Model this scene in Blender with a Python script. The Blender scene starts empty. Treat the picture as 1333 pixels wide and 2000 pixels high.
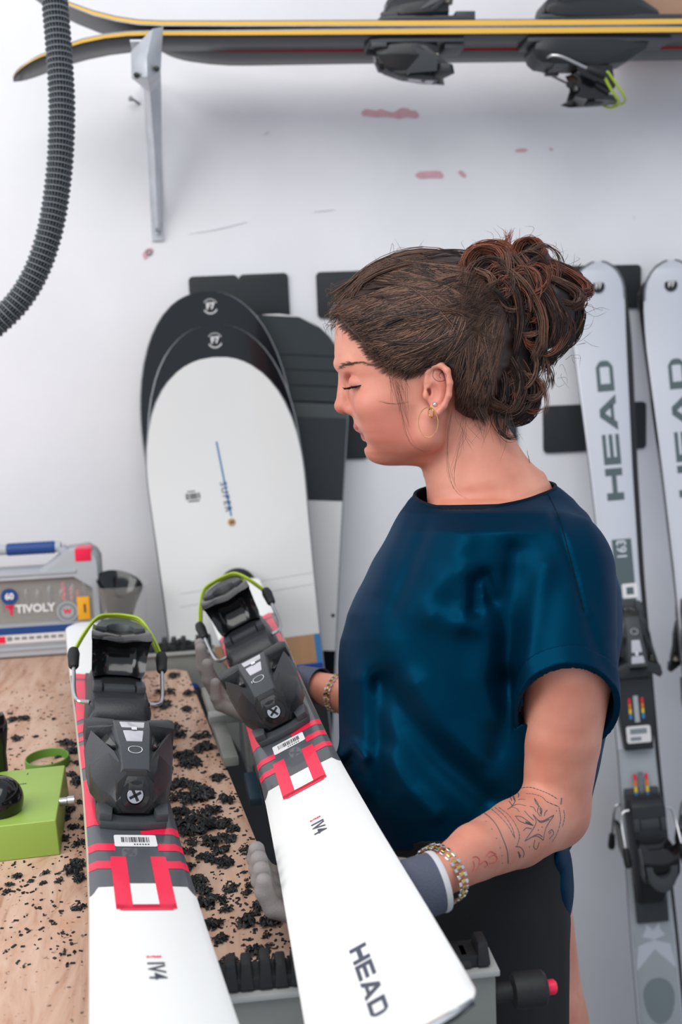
import bpy, bmesh, math, random
import numpy as np
from mathutils import Matrix, Vector
from mathutils.bvhtree import BVHTree
random.seed(7); rng = np.random.default_rng(7)
SC = bpy.context.scene; COL = SC.collection

# ------------------------------------------------------------------ camera
F = 2150.0; PITCH = math.radians(8.0); YAW = math.radians(6.4); ROLL = 0.04
CAM = np.array([0.0, -1.95, 1.45])
fwd = np.array([math.sin(YAW)*math.cos(PITCH), math.cos(YAW)*math.cos(PITCH), -math.sin(PITCH)])
_r0 = np.array([math.cos(YAW), -math.sin(YAW), 0.0]); _d0 = np.cross(fwd, _r0)
RT = _r0*math.cos(ROLL)+_d0*math.sin(ROLL); DN = -_r0*math.sin(ROLL)+_d0*math.cos(ROLL)
def ray(px, py): return fwd + RT*(px-666.5)/F + DN*(py-1000.0)/F
def atd(px, py, d): return CAM + ray(px, py)*d          # point seen at a pixel, at depth d
def aty(px, py, y): r = ray(px, py); return CAM + r*((y-CAM[1])/r[1])
def atz(px, py, z): r = ray(px, py); return CAM + r*((z-CAM[2])/r[2])
def proj(P):
    v = np.asarray(P, float)-CAM; d = v@fwd
    return np.stack([666.5+F*(v@RT)/d, 1000+F*(v@DN)/d, d], -1)
cam = bpy.data.cameras.new('camera'); camo = bpy.data.objects.new('camera', cam); COL.objects.link(camo)
cam.sensor_fit = 'VERTICAL'; cam.sensor_height = 36.0; cam.lens = F/2000*36.0; cam.clip_start = 0.02
M = Matrix.Identity(4)
for i in range(3):
    M[i][0] = RT[i]; M[i][1] = -DN[i]; M[i][2] = -fwd[i]; M[i][3] = CAM[i]
camo.matrix_world = M
cam.dof.use_dof = True; cam.dof.focus_distance = 1.08; cam.dof.aperture_fstop = 5.6
SC.camera = camo

# ------------------------------------------------------------------ light
SC.view_settings.view_transform = 'Standard'; SC.view_settings.look = 'None'
SC.view_settings.exposure = -0.10; SC.view_settings.gamma = 1.0; SC.view_settings.use_curve_mapping = False
w = bpy.data.worlds.new('world'); SC.world = w; w.use_nodes = True
w.node_tree.nodes['Background'].inputs[0].default_value = (0.80, 0.88, 1.0, 1)
w.node_tree.nodes['Background'].inputs[1].default_value = 0.74
def area(name, loc, aim, sx, sy, power, col):
    L = bpy.data.lights.new(name, 'AREA'); L.shape = 'RECTANGLE'; L.size = sx; L.size_y = sy; L.energy = power; L.color = col
    o = bpy.data.objects.new(name, L); COL.objects.link(o); o.location = loc
    o.rotation_euler = (Vector(aim)-Vector(loc)).to_track_quat('-Z', 'Y').to_euler(); return o
area('window_light', (-2.3, -1.9, 2.45), (0.2, -0.2, 1.3), 1.7, 1.5, 38, (1.0, 0.985, 0.96))
area('ceiling_lamp', (-0.4, -2.0, 3.2), (-0.1, -0.6, 1.0), 2.4, 1.6, 46, (1.0, 0.97, 0.93))

# ------------------------------------------------------------------ materials
def lin(c):
    return tuple(((x/255.0)/12.92 if x/255.0 <= 0.04045 else ((x/255.0+0.055)/1.055)**2.4) for x in c[:3])+(1.0,)
class NT:
    def __init__(s, m): s.t = m.node_tree; s.n = s.t.nodes; s.b = s.n['Principled BSDF']
    def new(s, typ, **kw):
        n = s.n.new(typ)
        for k, v in kw.items():
            if k in n.inputs: n.inputs[k].default_value = v
            else: setattr(n, k, v)
        return n
    def ln(s, a, b): s.t.links.new(a, b)
def mat(name, col, rough=0.5, metal=0.0, var=0.0, vscale=20.0, stretch=(1, 1, 1), bump=0.0, bscale=80.0, alpha=1.0,
        trans=0.0, coat=0.0, sheen=0.0, sss=0.0, col2=None, spec=0.5, ior=1.45, bstretch=None):
    m = bpy.data.materials.new(name); m.use_nodes = True; N = NT(m); b = N.b
    b.inputs['Base Color'].default_value = lin(col); b.inputs['Roughness'].default_value = rough
    b.inputs['Metallic'].default_value = metal; b.inputs['Alpha'].default_value = alpha
    b.inputs['Transmission Weight'].default_value = trans; b.inputs['Coat Weight'].default_value = coat
    b.inputs['Sheen Weight'].default_value = sheen; b.inputs['Specular IOR Level'].default_value = spec; b.inputs['IOR'].default_value = ior
    if sss:
        b.inputs['Subsurface Weight'].default_value = sss; b.inputs['Subsurface Radius'].default_value = (1.0, 0.35, 0.2)
        b.inputs['Subsurface Scale'].default_value = 0.008
    if var or bump: tc = N.new('ShaderNodeTexCoord')
    if var:
        mp = N.new('ShaderNodeMapping', Scale=stretch); N.ln(tc.outputs['Object'], mp.inputs[0])
        no = N.new('ShaderNodeTexNoise', Scale=vscale, Detail=5.0, Roughness=0.6); N.ln(mp.outputs[0], no.inputs['Vector'])
        rp = N.new('ShaderNodeValToRGB'); e = rp.color_ramp.elements
        c = lin(col); c2 = lin(col2) if col2 else tuple(x*(1-var) for x in c[:3])+(1,)
        e[0].position = 0.32; e[1].position = 0.68; e[0].color = c2; e[1].color = c
        N.ln(no.outputs[0], rp.inputs[0]); N.ln(rp.outputs[0], b.inputs['Base Color'])
    if bump:
        mp2 = N.new('ShaderNodeMapping', Scale=bstretch or stretch); N.ln(tc.outputs['Object'], mp2.inputs[0])
        nb = N.new('ShaderNodeTexNoise', Scale=bscale, Detail=4.0); N.ln(mp2.outputs[0], nb.inputs['Vector'])
        bp = N.new('ShaderNodeBump', Strength=bump, Distance=0.002); N.ln(nb.outputs[0], bp.inputs['Height']); N.ln(bp.outputs[0], b.inputs['Normal'])
    return m

# ------------------------------------------------------------------ mesh helpers
class MB:
    def __init__(s): s.v = []; s.f = []; s.m = []
    def add(s, vs, fs, mi=0):
        o = len(s.v); s.v += [tuple(map(float, v)) for v in vs]
        for f in fs: s.f.append([i+o for i in f]); s.m.append(mi)
        return s
    def box(s, c, size, R=None, mi=0):
        h = np.array(size)/2.0; P = np.array([[sx, sy, sz] for sx in (-1, 1) for sy in (-1, 1) for sz in (-1, 1)])*h
        if R is not None: P = P@np.array(R).T
        return s.add(P+np.array(c), [(0, 1, 3, 2), (4, 6, 7, 5), (0, 4, 5, 1), (2, 3, 7, 6), (0, 2, 6, 4), (1, 5, 7, 3)], mi)
    def hull(s, A, B, mi=0):                     # prism between two equal-count outlines
        n = len(A); vs = list(A)+list(B)
        return s.add(vs, [tuple(range(n))[::-1], tuple(range(n, 2*n))]+[(i, (i+1) % n, n+(i+1) % n, n+i) for i in range(n)], mi)
    def prism(s, poly, z0, z1, mi=0, f=lambda x, y, z: (x, y, z)):
        return s.hull([f(x, y, z0) for x, y in poly], [f(x, y, z1) for x, y in poly], mi)
    def loft(s, rings, caps=True, closed=True, mi=0):
        n = len(rings[0]); vs = [p for r in rings for p in r]; fs = []
        for k in range(len(rings)-1):
            for i in range(n if closed else n-1):
                j = (i+1) % n; fs.append((k*n+i, k*n+j, (k+1)*n+j, (k+1)*n+i))
        if caps and closed: fs += [tuple(range(n))[::-1], tuple(range((len(rings)-1)*n, len(rings)*n))]
        return s.add(vs, fs, mi)
    def tube(s, pts, r, n=8, caps=True, mi=0, flat=1.0, closed=False):
        pts = np.array(pts, float); k = len(pts); r = np.broadcast_to(np.array(r, float), (k,))
        T = np.gradient(pts, axis=0)
        if closed: T = np.roll(pts, -1, 0)-np.roll(pts, 1, 0)
        T /= np.linalg.norm(T, axis=1)[:, None]+1e-12
        u = np.cross(T[0], [0, 0, 1]); u = u if np.linalg.norm(u) > 1e-3 else np.cross(T[0], [0, 1, 0])
        u /= np.linalg.norm(u); rings = []
        for i in range(k):
            u = u-T[i]*(u@T[i]); u /= np.linalg.norm(u)+1e-12; v = np.cross(T[i], u)
            rings.append([pts[i]+r[i]*(math.cos(a)*u+flat*math.sin(a)*v) for a in np.arange(n)*2*math.pi/n])
        if closed: rings.append(rings[0]); caps = False
        return s.loft(rings, caps, True, mi)
    def lathe(s, prof, n=24, o=(0, 0, 0), ax=(0, 0, 1), mi=0, caps=True):
        ax = np.array(ax, float); ax /= np.linalg.norm(ax); u = np.cross(ax, [0, 1, 0]) if abs(ax[1]) < .9 else np.cross(ax, [1, 0, 0])
        u /= np.linalg.norm(u); v = np.cross(ax, u); o = np.array(o, float)
        return s.loft([[o+ax*z+r*(math.cos(a)*u+math.sin(a)*v) for a in np.arange(n)*2*math.pi/n] for r, z in prof], caps, True, mi)
    def ball(s, c, r, nu=16, nv=10, R=None, mi=0):
        r = np.broadcast_to(np.array(r, float), (3,)); rings = []
        for j in range(nv+1):
            t = math.pi*min(max(j/nv, 0.004), 0.996)
            P = np.array([[math.sin(t)*math.cos(a), math.sin(t)*math.sin(a), math.cos(t)] for a in np.arange(nu)*2*math.pi/nu])*r
            if R is not None: P = P@np.array(R).T
            rings.append(P+np.array(c))
        return s.loft([list(q) for q in rings], True, True, mi)
    def build(s, name, mats, parent=None, smooth=35, bevel=0.0, seg=2, world=False, sub=0):
        bm = bmesh.new(); vs = [bm.verts.new(v) for v in s.v]
        for f, mi in zip(s.f, s.m):
            try: fc = bm.faces.new([vs[i] for i in f]); fc.material_index = mi
            except ValueError: pass
        bmesh.ops.recalc_face_normals(bm, faces=bm.faces)
        if bevel:
            eg = [e for e in bm.edges if len(e.link_faces) == 2 and e.calc_face_angle(0) > math.radians(28)]
            bmesh.ops.bevel(bm, geom=eg, offset=bevel, segments=seg, affect='EDGES', clamp_overlap=True, profile=0.6)
        return finish(bm, name, mats, parent, smooth, world, sub)
def finish(bm, name, mats, parent=None, smooth=35, world=False, sub=0):
    for f in bm.faces: f.smooth = bool(smooth)
    if smooth:
        lim = math.radians(smooth)
        for e in bm.edges: e.smooth = not (len(e.link_faces) == 2 and e.calc_face_angle(0) > lim)
    me = bpy.data.meshes.new(name); bm.to_mesh(me); bm.free()
    for m in (mats if isinstance(mats, (list, tuple)) else [mats]): me.materials.append(m)
    o = bpy.data.objects.new(name, me); COL.objects.link(o)
    if sub:
        md = o.modifiers.new('subdivision', 'SUBSURF'); md.levels = sub; md.render_levels = sub
    if parent is not None:
        o.parent = parent
        if world: me.transform(world_of(parent).inverted())
    return o
def world_of(o):
    m = o.matrix_basis.copy()
    while o.parent: o = o.parent; m = o.matrix_basis @ m
    return m
def tag(o, label=None, cat=None, group=None, kind=None):
    if label: o['label'] = label
    if cat: o['category'] = cat
    if group: o['group'] = group
    if kind: o['kind'] = kind
    return o
def thing(name, loc, label, cat, group=None, R=None):
    o = bpy.data.objects.new(name, None); COL.objects.link(o); o.empty_display_size = 0.05
    mm = Matrix.Identity(4)
    if R is not None:
        for i in range(3):
            for j in range(3): mm[i][j] = R[i][j]
    for i in range(3): mm[i][3] = loc[i]
    o.matrix_basis = mm
    return tag(o, label, cat, group)
def rotz(a): c, s = math.cos(a), math.sin(a); return np.array([[c, -s, 0], [s, c, 0], [0, 0, 1]])
def roty(a): c, s = math.cos(a), math.sin(a); return np.array([[c, 0, s], [0, 1, 0], [-s, 0, c]])
def rotx(a): c, s = math.cos(a), math.sin(a); return np.array([[1, 0, 0], [0, c, -s], [0, s, c]])
def rrect(w, h, r, n=5):                        # rounded rectangle outline centred on the origin
    out = []
    for cx, cy, a0 in ((w/2-r, h/2-r, 0), (-w/2+r, h/2-r, 90), (-w/2+r, -h/2+r, 180), (w/2-r, -h/2+r, 270)):
        for k in range(n+1):
            a = math.radians(a0+90*k/n); out.append((cx+r*math.cos(a), cy+r*math.sin(a)))
    return out
def smoothstep(a, b, x): t = np.clip((x-a)/(b-a), 0, 1); return t*t*(3-2*t)
def bez(P, n=20):                                # Catmull-Rom through points
    P = np.array(P, float); Q = np.vstack([2*P[0]-P[1], P, 2*P[-1]-P[-2]]); out = []
    for i in range(len(P)-1):
        a, b, c, d = Q[i:i+4]
        for t in np.linspace(0, 1, n, endpoint=False):
            out.append(.5*((2*b)+(-a+c)*t+(2*a-5*b+4*c-d)*t*t+(-a+3*b-3*c+d)*t**3))
    out.append(P[-1]); return np.array(out)
def text_mesh(txt, size, name, m, parent, Mx, ext=0.0002, spacing=1.0, bold=0.0, align='CENTER'):
    cu = bpy.data.curves.new(name, 'FONT'); cu.body = txt; cu.size = size; cu.extrude = ext; cu.space_character = spacing
    cu.align_x = align; cu.align_y = 'CENTER'; cu.offset = bold; cu.resolution_u = 3
    t = bpy.data.objects.new(name, cu); COL.objects.link(t)
    dg = bpy.context.evaluated_depsgraph_get(); me = bpy.data.meshes.new_from_object(t.evaluated_get(dg))
    bpy.data.objects.remove(t); bpy.data.curves.remove(cu)
    me.materials.clear(); me.materials.append(m); me.transform(Matrix([list(r) for r in Mx])); me.name = name
    o = bpy.data.objects.new(name, me); COL.objects.link(o); o.parent = parent
    return o
def frame(o, x, y, z):                           # 4x4 from origin and axes
    m = np.eye(4); m[:3, 0] = x; m[:3, 1] = y; m[:3, 2] = z; m[:3, 3] = o; return m
FZ = -0.12                                       # the floor's height
WY = 0.20                                        # the back wall's face
# ------------------------------------------------------------------ materials in use
m_wall = mat('wall_paint', (232, 232, 236), 0.55, var=0.05, vscale=6, bump=0.12, bscale=30)
m_floor = mat('concrete_floor', (120, 122, 124), 0.6, var=0.2, vscale=8)
m_black = mat('black_plastic', (38, 40, 43), 0.38, bump=0.12, bscale=400)
m_black2 = mat('grey_black_plastic', (62, 65, 69), 0.42, bump=0.15, bscale=500)
m_gloss = mat('gloss_black_plastic', (16, 17, 19), 0.16, coat=0.3)
m_rubber = mat('black_rubber', (27, 29, 31), 0.6, bump=0.2, bscale=300)
m_steel = mat('bright_steel', (205, 205, 208), 0.28, 1.0)
m_dsteel = mat('worn_steel', (140, 145, 150), 0.42, 1.0, var=0.25, vscale=60)
m_white = mat('ski_topsheet_white', (230, 230, 228), 0.42, coat=0.06, spec=.35)
m_grey = mat('topsheet_grey', (74, 77, 83), 0.30, coat=0.25)
m_red = mat('topsheet_red', (236, 24, 70), 0.34, coat=0.15)
m_side = mat('beige_sidewall', (205, 190, 172), 0.5)
m_base = mat('black_base', (34, 36, 38), 0.35)
m_lime = mat('lime_rubber', (170, 196, 52), 0.5)
m_label = mat('sticker_paper', (226, 224, 224), 0.5)
m_ink = mat('black_ink', (40, 40, 46), 0.6)
m_clear = mat('smoky_window', (190, 188, 196), 0.12, coat=0.6)
m_cream = mat('cream_roller', (206, 196, 178), 0.45)
# ------------------------------------------------------------------ room shell
def struct(o): o['kind'] = 'structure'; return o
wall = struct(MB().box((0.2, WY+0.06, 1.29), (4.4, 0.12, 2.82)).build('wall_back', m_wall))
struct(MB().box((0.2, -1.2, FZ-0.05), (4.4, 3.0, 0.1)).build('floor', m_floor))
def on_wall(px, py, off=0.0): return aty(px, py, WY-off)
# worn pink patches where the paint shows through
m_pink = mat('pink_undercoat', (216, 170, 180), 0.6, var=0.12, vscale=90)
def patch(pts, name='paint_patch', m=m_pink):
    out = bez(pts+[pts[0]], 4)[:-1]
    P = [on_wall(x, y, 0.0012) for x, y in out]; Q = [on_wall(x, y, -0.002) for x, y in out]
    MB().hull(P, Q).build(name, m, wall, smooth=0)
patch([(706, 219), (716, 213), (735, 216), (744, 213), (757, 217), (770, 219), (784, 211), (798, 212), (803, 216), (812, 216), (819, 226), (812, 231), (795, 229), (780, 232), (770, 230), (752, 228), (735, 229), (720, 227), (709, 226)])
patch([(811, 342), (819, 336), (838, 334), (858, 334), (866, 341), (864, 348), (842, 348), (820, 349)])
patch([(895, 336), (902, 333), (911, 342), (908, 347), (899, 342)])
patch([(1008, 292), (1018, 290), (1029, 291), (1028, 296), (1009, 297)])
patch([(1073, 290), (1078, 289), (1081, 293), (1076, 294)])
patch([(278, 497), (285, 487), (295, 484), (300, 490), (291, 500), (283, 507)])
# the wall plug hole
P = on_wall(291, 493)
MB().lathe([(0.006, 0.0), (0.0058, 0.003), (0.004, 0.0032), (0.0035, 0.0012), (0.0002, 0.001)], 16, P, (0, -1, 0)).build('wall_plug', m_dsteel, wall)
# faint scuffs
m_scuff = mat('scuff_grey', (208, 208, 212), 0.6)
for pts in ([(368, 457), (420, 447), (476, 434), (476, 436), (420, 450)], [(515, 265), (520, 258), (527, 258), (524, 261)], [(615, 412), (650, 409), (650, 411), (615, 414)], [(1238, 425), (1239, 420), (1241, 428)]):
    patch(pts, 'scuff', m_scuff)
# ------------------------------------------------------------------ wall pads
m_pad = mat('rubber_pad', (38, 42, 46), 0.62, bump=0.25, bscale=250)
def pad(x0, y0, x1, y1, dy, label, notch=False):
    A, B, Cc = on_wall(x0, y0), on_wall(x1, y0+dy), on_wall(x0, y1)
    wd = np.linalg.norm(B-A); ht = np.linalg.norm(Cc-A); ang = math.atan2(B[2]-A[2], B[0]-A[0])
    c = (A+B)/2+np.array([math.sin(ang), 0, -math.cos(ang)])*ht/2; c[1] = WY-0.0005
    o = thing('wall_pad', (c[0], c[1], c[2]-ht/2), label, 'wall pad', 'black rubber pads on the back wall')
    m = MB(); ol = rrect(wd, ht, 0.0085)
    if notch:
        k = [i for i in range(len(ol)-1) if ol[i][1] > ht*.45 and ol[i+1][1] > ht*.45 and ol[i][0] > 0 > ol[i+1][0]][0]
        ol = ol[:k+1]+[(0.008, ht/2), (0.003, ht/2-0.003), (0, ht/2-0.008), (-0.003, ht/2-0.003), (-0.008, ht/2)]+ol[k+1:]
    Rm = roty(-ang)
    f = lambda x, y, z: tuple(Rm@np.array([x, -z, y])+np.array([0, 0, ht/2]))
    m.prism(ol, 0.0, 0.006, f=f); m.build('pad_sheet', m_pad, o, bevel=0.0008)
    return o
pad(368, 541, 562, 633, -8, 'black rubber wall pad with notched top edge above the black snowboards', True)
pad(617, 532, 812, 622, -6, 'black rubber wall pad half hidden behind the woman\'s forehead')
pad(520, 806, 717, 902, -6, 'black rubber wall pad behind the woman\'s chin')
pad(812, 799, 1009, 884, -6, 'black rubber wall pad almost hidden behind the woman\'s nape')
pad(1060, 793, 1261, 885, -9, 'black rubber wall pad behind the middle of the nearer white ski, right of the neck')
pad(1056, 521, 1251, 607, -4, 'black rubber wall pad behind the tip of the white ski beside the hair bun')
pad(1279, 516, 1474, 602, -3, 'black rubber wall pad at the right edge, behind the second white ski tip')
# ------------------------------------------------------------------ bracket on the wall
m_galv = mat('galvanised_steel', (206, 210, 216), 0.38, 0.35, var=0.18, vscale=25)
bz = on_wall(310, 455)
br = thing('shelf_bracket', bz, 'galvanised steel ski bracket screwed to the white wall at upper left', 'bracket')
yT = WY-0.285
def bp(px, py, y): return aty(px, py, y)
m = MB()
# tapering V channel from its foot on the wall to the arm's end
rows = [((302, 458, WY-.002), (309, 458, WY-.012), (317, 458, WY-.002)), ((291, 300, WY-.06), (302, 300, WY-.088), (316, 300, WY-.05)),
        ((281, 170, WY-.125), (293, 180, WY-.16), (315, 170, WY-.11)), ((257, 152, yT+.012), (288, 150, yT-.012), (314, 140, yT+.02)),
        ((256, 100, yT+.012), (287, 112, yT-.012), (316, 96, yT+.02)), ((288, 66, yT+.006), (299, 56, yT-.004), (319, 52, yT+.01))]
ring = []
for a, b, c in rows:
    A, B, Cc = bp(*a), bp(*b), bp(*c); th = np.array([0, .0035, 0])
    ring.append([A, B, Cc, Cc+th, B+th*1.4, A+th])
m.loft(ring).build('channel', m_galv, br, world=True, bevel=0.0012)
m = MB()                                          # the wall leg and the arm behind the channel
m.box((bz[0]-.002, WY-.003, bz[2]+.165), (.022, .006, .36))
zt = aty(1000, 63, -.02)[2]-.003
m.box((bz[0]-.004, WY-.14, zt-.0225), (.024, .28, .004))
m.build('wall_leg', m_galv, br, world=True, bevel=.001)
for px, py, y in ((267, 147, yT+.002), (306, 134, yT+.004), (309, 449, WY-.012)):
    p = bp(px, py, y-.006); MB().lathe([(.0048, -.004), (.0048, .0016), (.0012, .0018)], 14, p, (0, -1, 0)).build('bolt_hole' if py < 200 else 'screw', m_gloss if py < 200 else m_dsteel, br, world=True)
sc_ = thing('wall_screw', on_wall(262, 198), 'small bent screw sticking out of the wall left of the bracket', 'screw')
p = on_wall(262, 198)
MB().tube([p+np.array([.012, .004, -.006]), p+np.array([0, -.012, .0]), p+np.array([-.004, -.016, .001])], .0022, 8).build('shank', m_dsteel, sc_, world=True)
MB().lathe([(.0045, 0), (.005, .002), (.002, .004)], 12, p+np.array([-.004, -.015, .001]), (-.6, -1, .1)).build('screw_head', m_dsteel, sc_, world=True)
# ------------------------------------------------------------------ skis
# ski frame: X across, -Y along towards the tip (s), Z up; authored as (x, s, h)
def S(x, s, h): return (x, -s, h)
class Ski:
    def __init__(k, stations, widths, tail, tip, tail_up=0.02, tip_up=0.012, thick=0.013, tail_r=0.03, tip_r=0.02, tip_from=0.40, tail_from=None):
        k.st, k.wd, k.tail, k.tip = stations, widths, tail, tip
        k.tu, k.pu, k.th, k.tr, k.pr, k.pf = tail_up, tip_up, thick, tail_r, tip_r, tip_from
        k.tf = tail+0.2 if tail_from is None else tail_from
    def half(k, s):
        b = float(np.interp(s, k.st, k.wd))
        for end, r in ((k.tail, k.tr), (k.tip, k.pr)):
            d = abs(s-end)
            if d < r: b = b-r*0.9+r*0.9*math.sqrt(max(0, 1-(1-d/r)**2))
        return max(b, 0.004)
    def lift(k, s):
        z = 0.0
        if s < k.tf: z += k.tu*((k.tf-s)/(k.tf-k.tail))**2
        if s > k.pf: z += k.pu*((s-k.pf)/(k.tip-k.pf))**2
        return z
    def top(k, x, s):
        b = k.half(s); d = b-abs(x); z = k.lift(s)
        return z-0.0035*max(0, 1-d/0.007)**1.0 if d < 0.007 else z
    def stationsl(k):
        a = list(np.linspace(k.tail+k.tr, k.tip-k.pr, 44))
        e = [0, .03, .1, .2, .35, .55, .8]
        return sorted([k.tail+k.tr*t for t in e]+a+[k.tip-k.pr*t for t in e])
    def body(k, parent, mats, name='ski_body'):
        m = MB(); rings = []
        ss = k.stationsl()
        for s in ss:
            b = k.half(s); z = k.lift(s); t = k.th*float(np.interp(s, [k.tail, k.tail+.12, -.3, 0, k.tip-.12, k.tip], [.45, .75, 1, 1, .75, .45]))
            c = min(.007, b*.5)
            rings.append([S(-b, s, z-t), S(-b, s, z-t+.002), S(-b+.0004, s, z-.0036), S(-b+c, s, z), S(b-c, s, z), S(b-.0004, s, z-.0036), S(b, s, z-t+.002), S(b, s, z-t)])
        n = 8; idx = [2, 1, 0, 0, 0, 1, 2, 3]          # top white, sidewall, steel edge, base
        vs = [p for r in rings for p in r]
        for kk in range(len(rings)-1):
            for i in range(n):
                j = (i+1) % n; m.add([vs[kk*n+i], vs[kk*n+j], vs[(kk+1)*n+j], vs[(kk+1)*n+i]], [(0, 1, 2, 3)], idx[i])
        m.add(rings[0], [tuple(range(n))], 1); m.add(rings[-1], [tuple(range(n))], 1)
        bm = bmesh.new(); vv = [bm.verts.new(v) for v in m.v]
        for f, mi in zip(m.f, m.m):
            fc = bm.faces.new([vv[i] for i in f]); fc.material_index = mi
        bmesh.ops.remove_doubles(bm, verts=bm.verts, dist=1e-6); bmesh.ops.recalc_face_normals(bm, faces=bm.faces)
        return finish(bm, name, mats, parent, 40)
    def strip(k, m, x0, x1, s0, s1, n=None, lift=0.0003, mi=0):      # flat print following the topsheet; s0, s1 numbers or functions of x
        f0 = s0 if callable(s0) else (lambda x: s0); f1 = s1 if callable(s1) else (lambda x: s1)
        sm = (f0((x0+x1)/2)+f1((x0+x1)/2))/2; b = k.half(sm)
        xs = sorted([(x0, 0, x0), (x1, 0, x1)]+[(v, 0, v) for v in (-.02, 0., .02) if x0 < v < x1]+[(g_*(b-o_), g_, o_) for g_ in (-1, 1) for o_ in (.007, .0035, .0005) if x0 < g_*(b-o_) < x1])
        n = n or max(2, int(abs(f1(x0)-f0(x0))/.02)+2); g = []
        for i in range(n):
            t = i/(n-1)
            for x, sg_, o_ in xs:
                s = f0(x)*(1-t)+f1(x)*t; bb = k.half(s)-.0004; xx = min(max(x, -bb), bb)
                if sg_: xx = sg_*(k.half(s)-o_)
                g.append(S(xx, s, k.top(xx, s)+lift))
        w_ = len(xs)
        m.add(g, [(i*w_+j, i*w_+j+1, (i+1)*w_+j+1, (i+1)*w_+j) for i in range(n-1) for j in range(w_-1)], mi)
    def poly(k, m, pts, lift=0.0003, mi=0):
        m.add([S(x, s, k.top(x, s)+lift) for x, s in pts], [tuple(range(len(pts)))], mi)

def wide_word(letters):                            # extended capitals as polygons, cap height 1
    out = []; x0 = 0.0
    def q(*p): out.append([(x0+a, b) for a, b in p])
    def bar(a, b, c, d): q((a, b), (c, b), (c, d), (a, d))
    for ch in letters:
        if ch == 'H': bar(0, 0, .46, 1); bar(1.5, 0, 1.96, 1); bar(.46, .36, 1.5, .64); wd = 1.96
        elif ch == 'E': bar(0, 0, .46, 1); bar(.46, .78, 1.85, 1); bar(.46, .39, 1.85, .61); bar(.46, 0, 1.85, .22); wd = 1.85
        elif ch == 'A':
            q((0, 0), (.52, 0), (1.14, .74), (.98, 1), (.86, 1)); q((2.2, 0), (1.34, 1), (.98, 1), (1.06, .74), (1.68, 0)); bar(.66, .16, 1.56, .36); wd = 2.2
        elif ch == 'D':
            bar(0, 0, .46, 1)
            q((.46, .78), (1.45, .78), (1.62, .92), (1.5, 1), (.46, 1)); q((.46, 0), (1.5, 0), (1.62, .08), (1.45, .22), (.46, .22))
            q((1.45, .22), (1.62, .08), (1.8, .2), (1.88, .35), (1.88, .65), (1.8, .8), (1.62, .92), (1.45, .78), (1.5, .7), (1.5, .3)); wd = 1.88
        x0 += wd+.22
    return out, x0-.22

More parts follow.
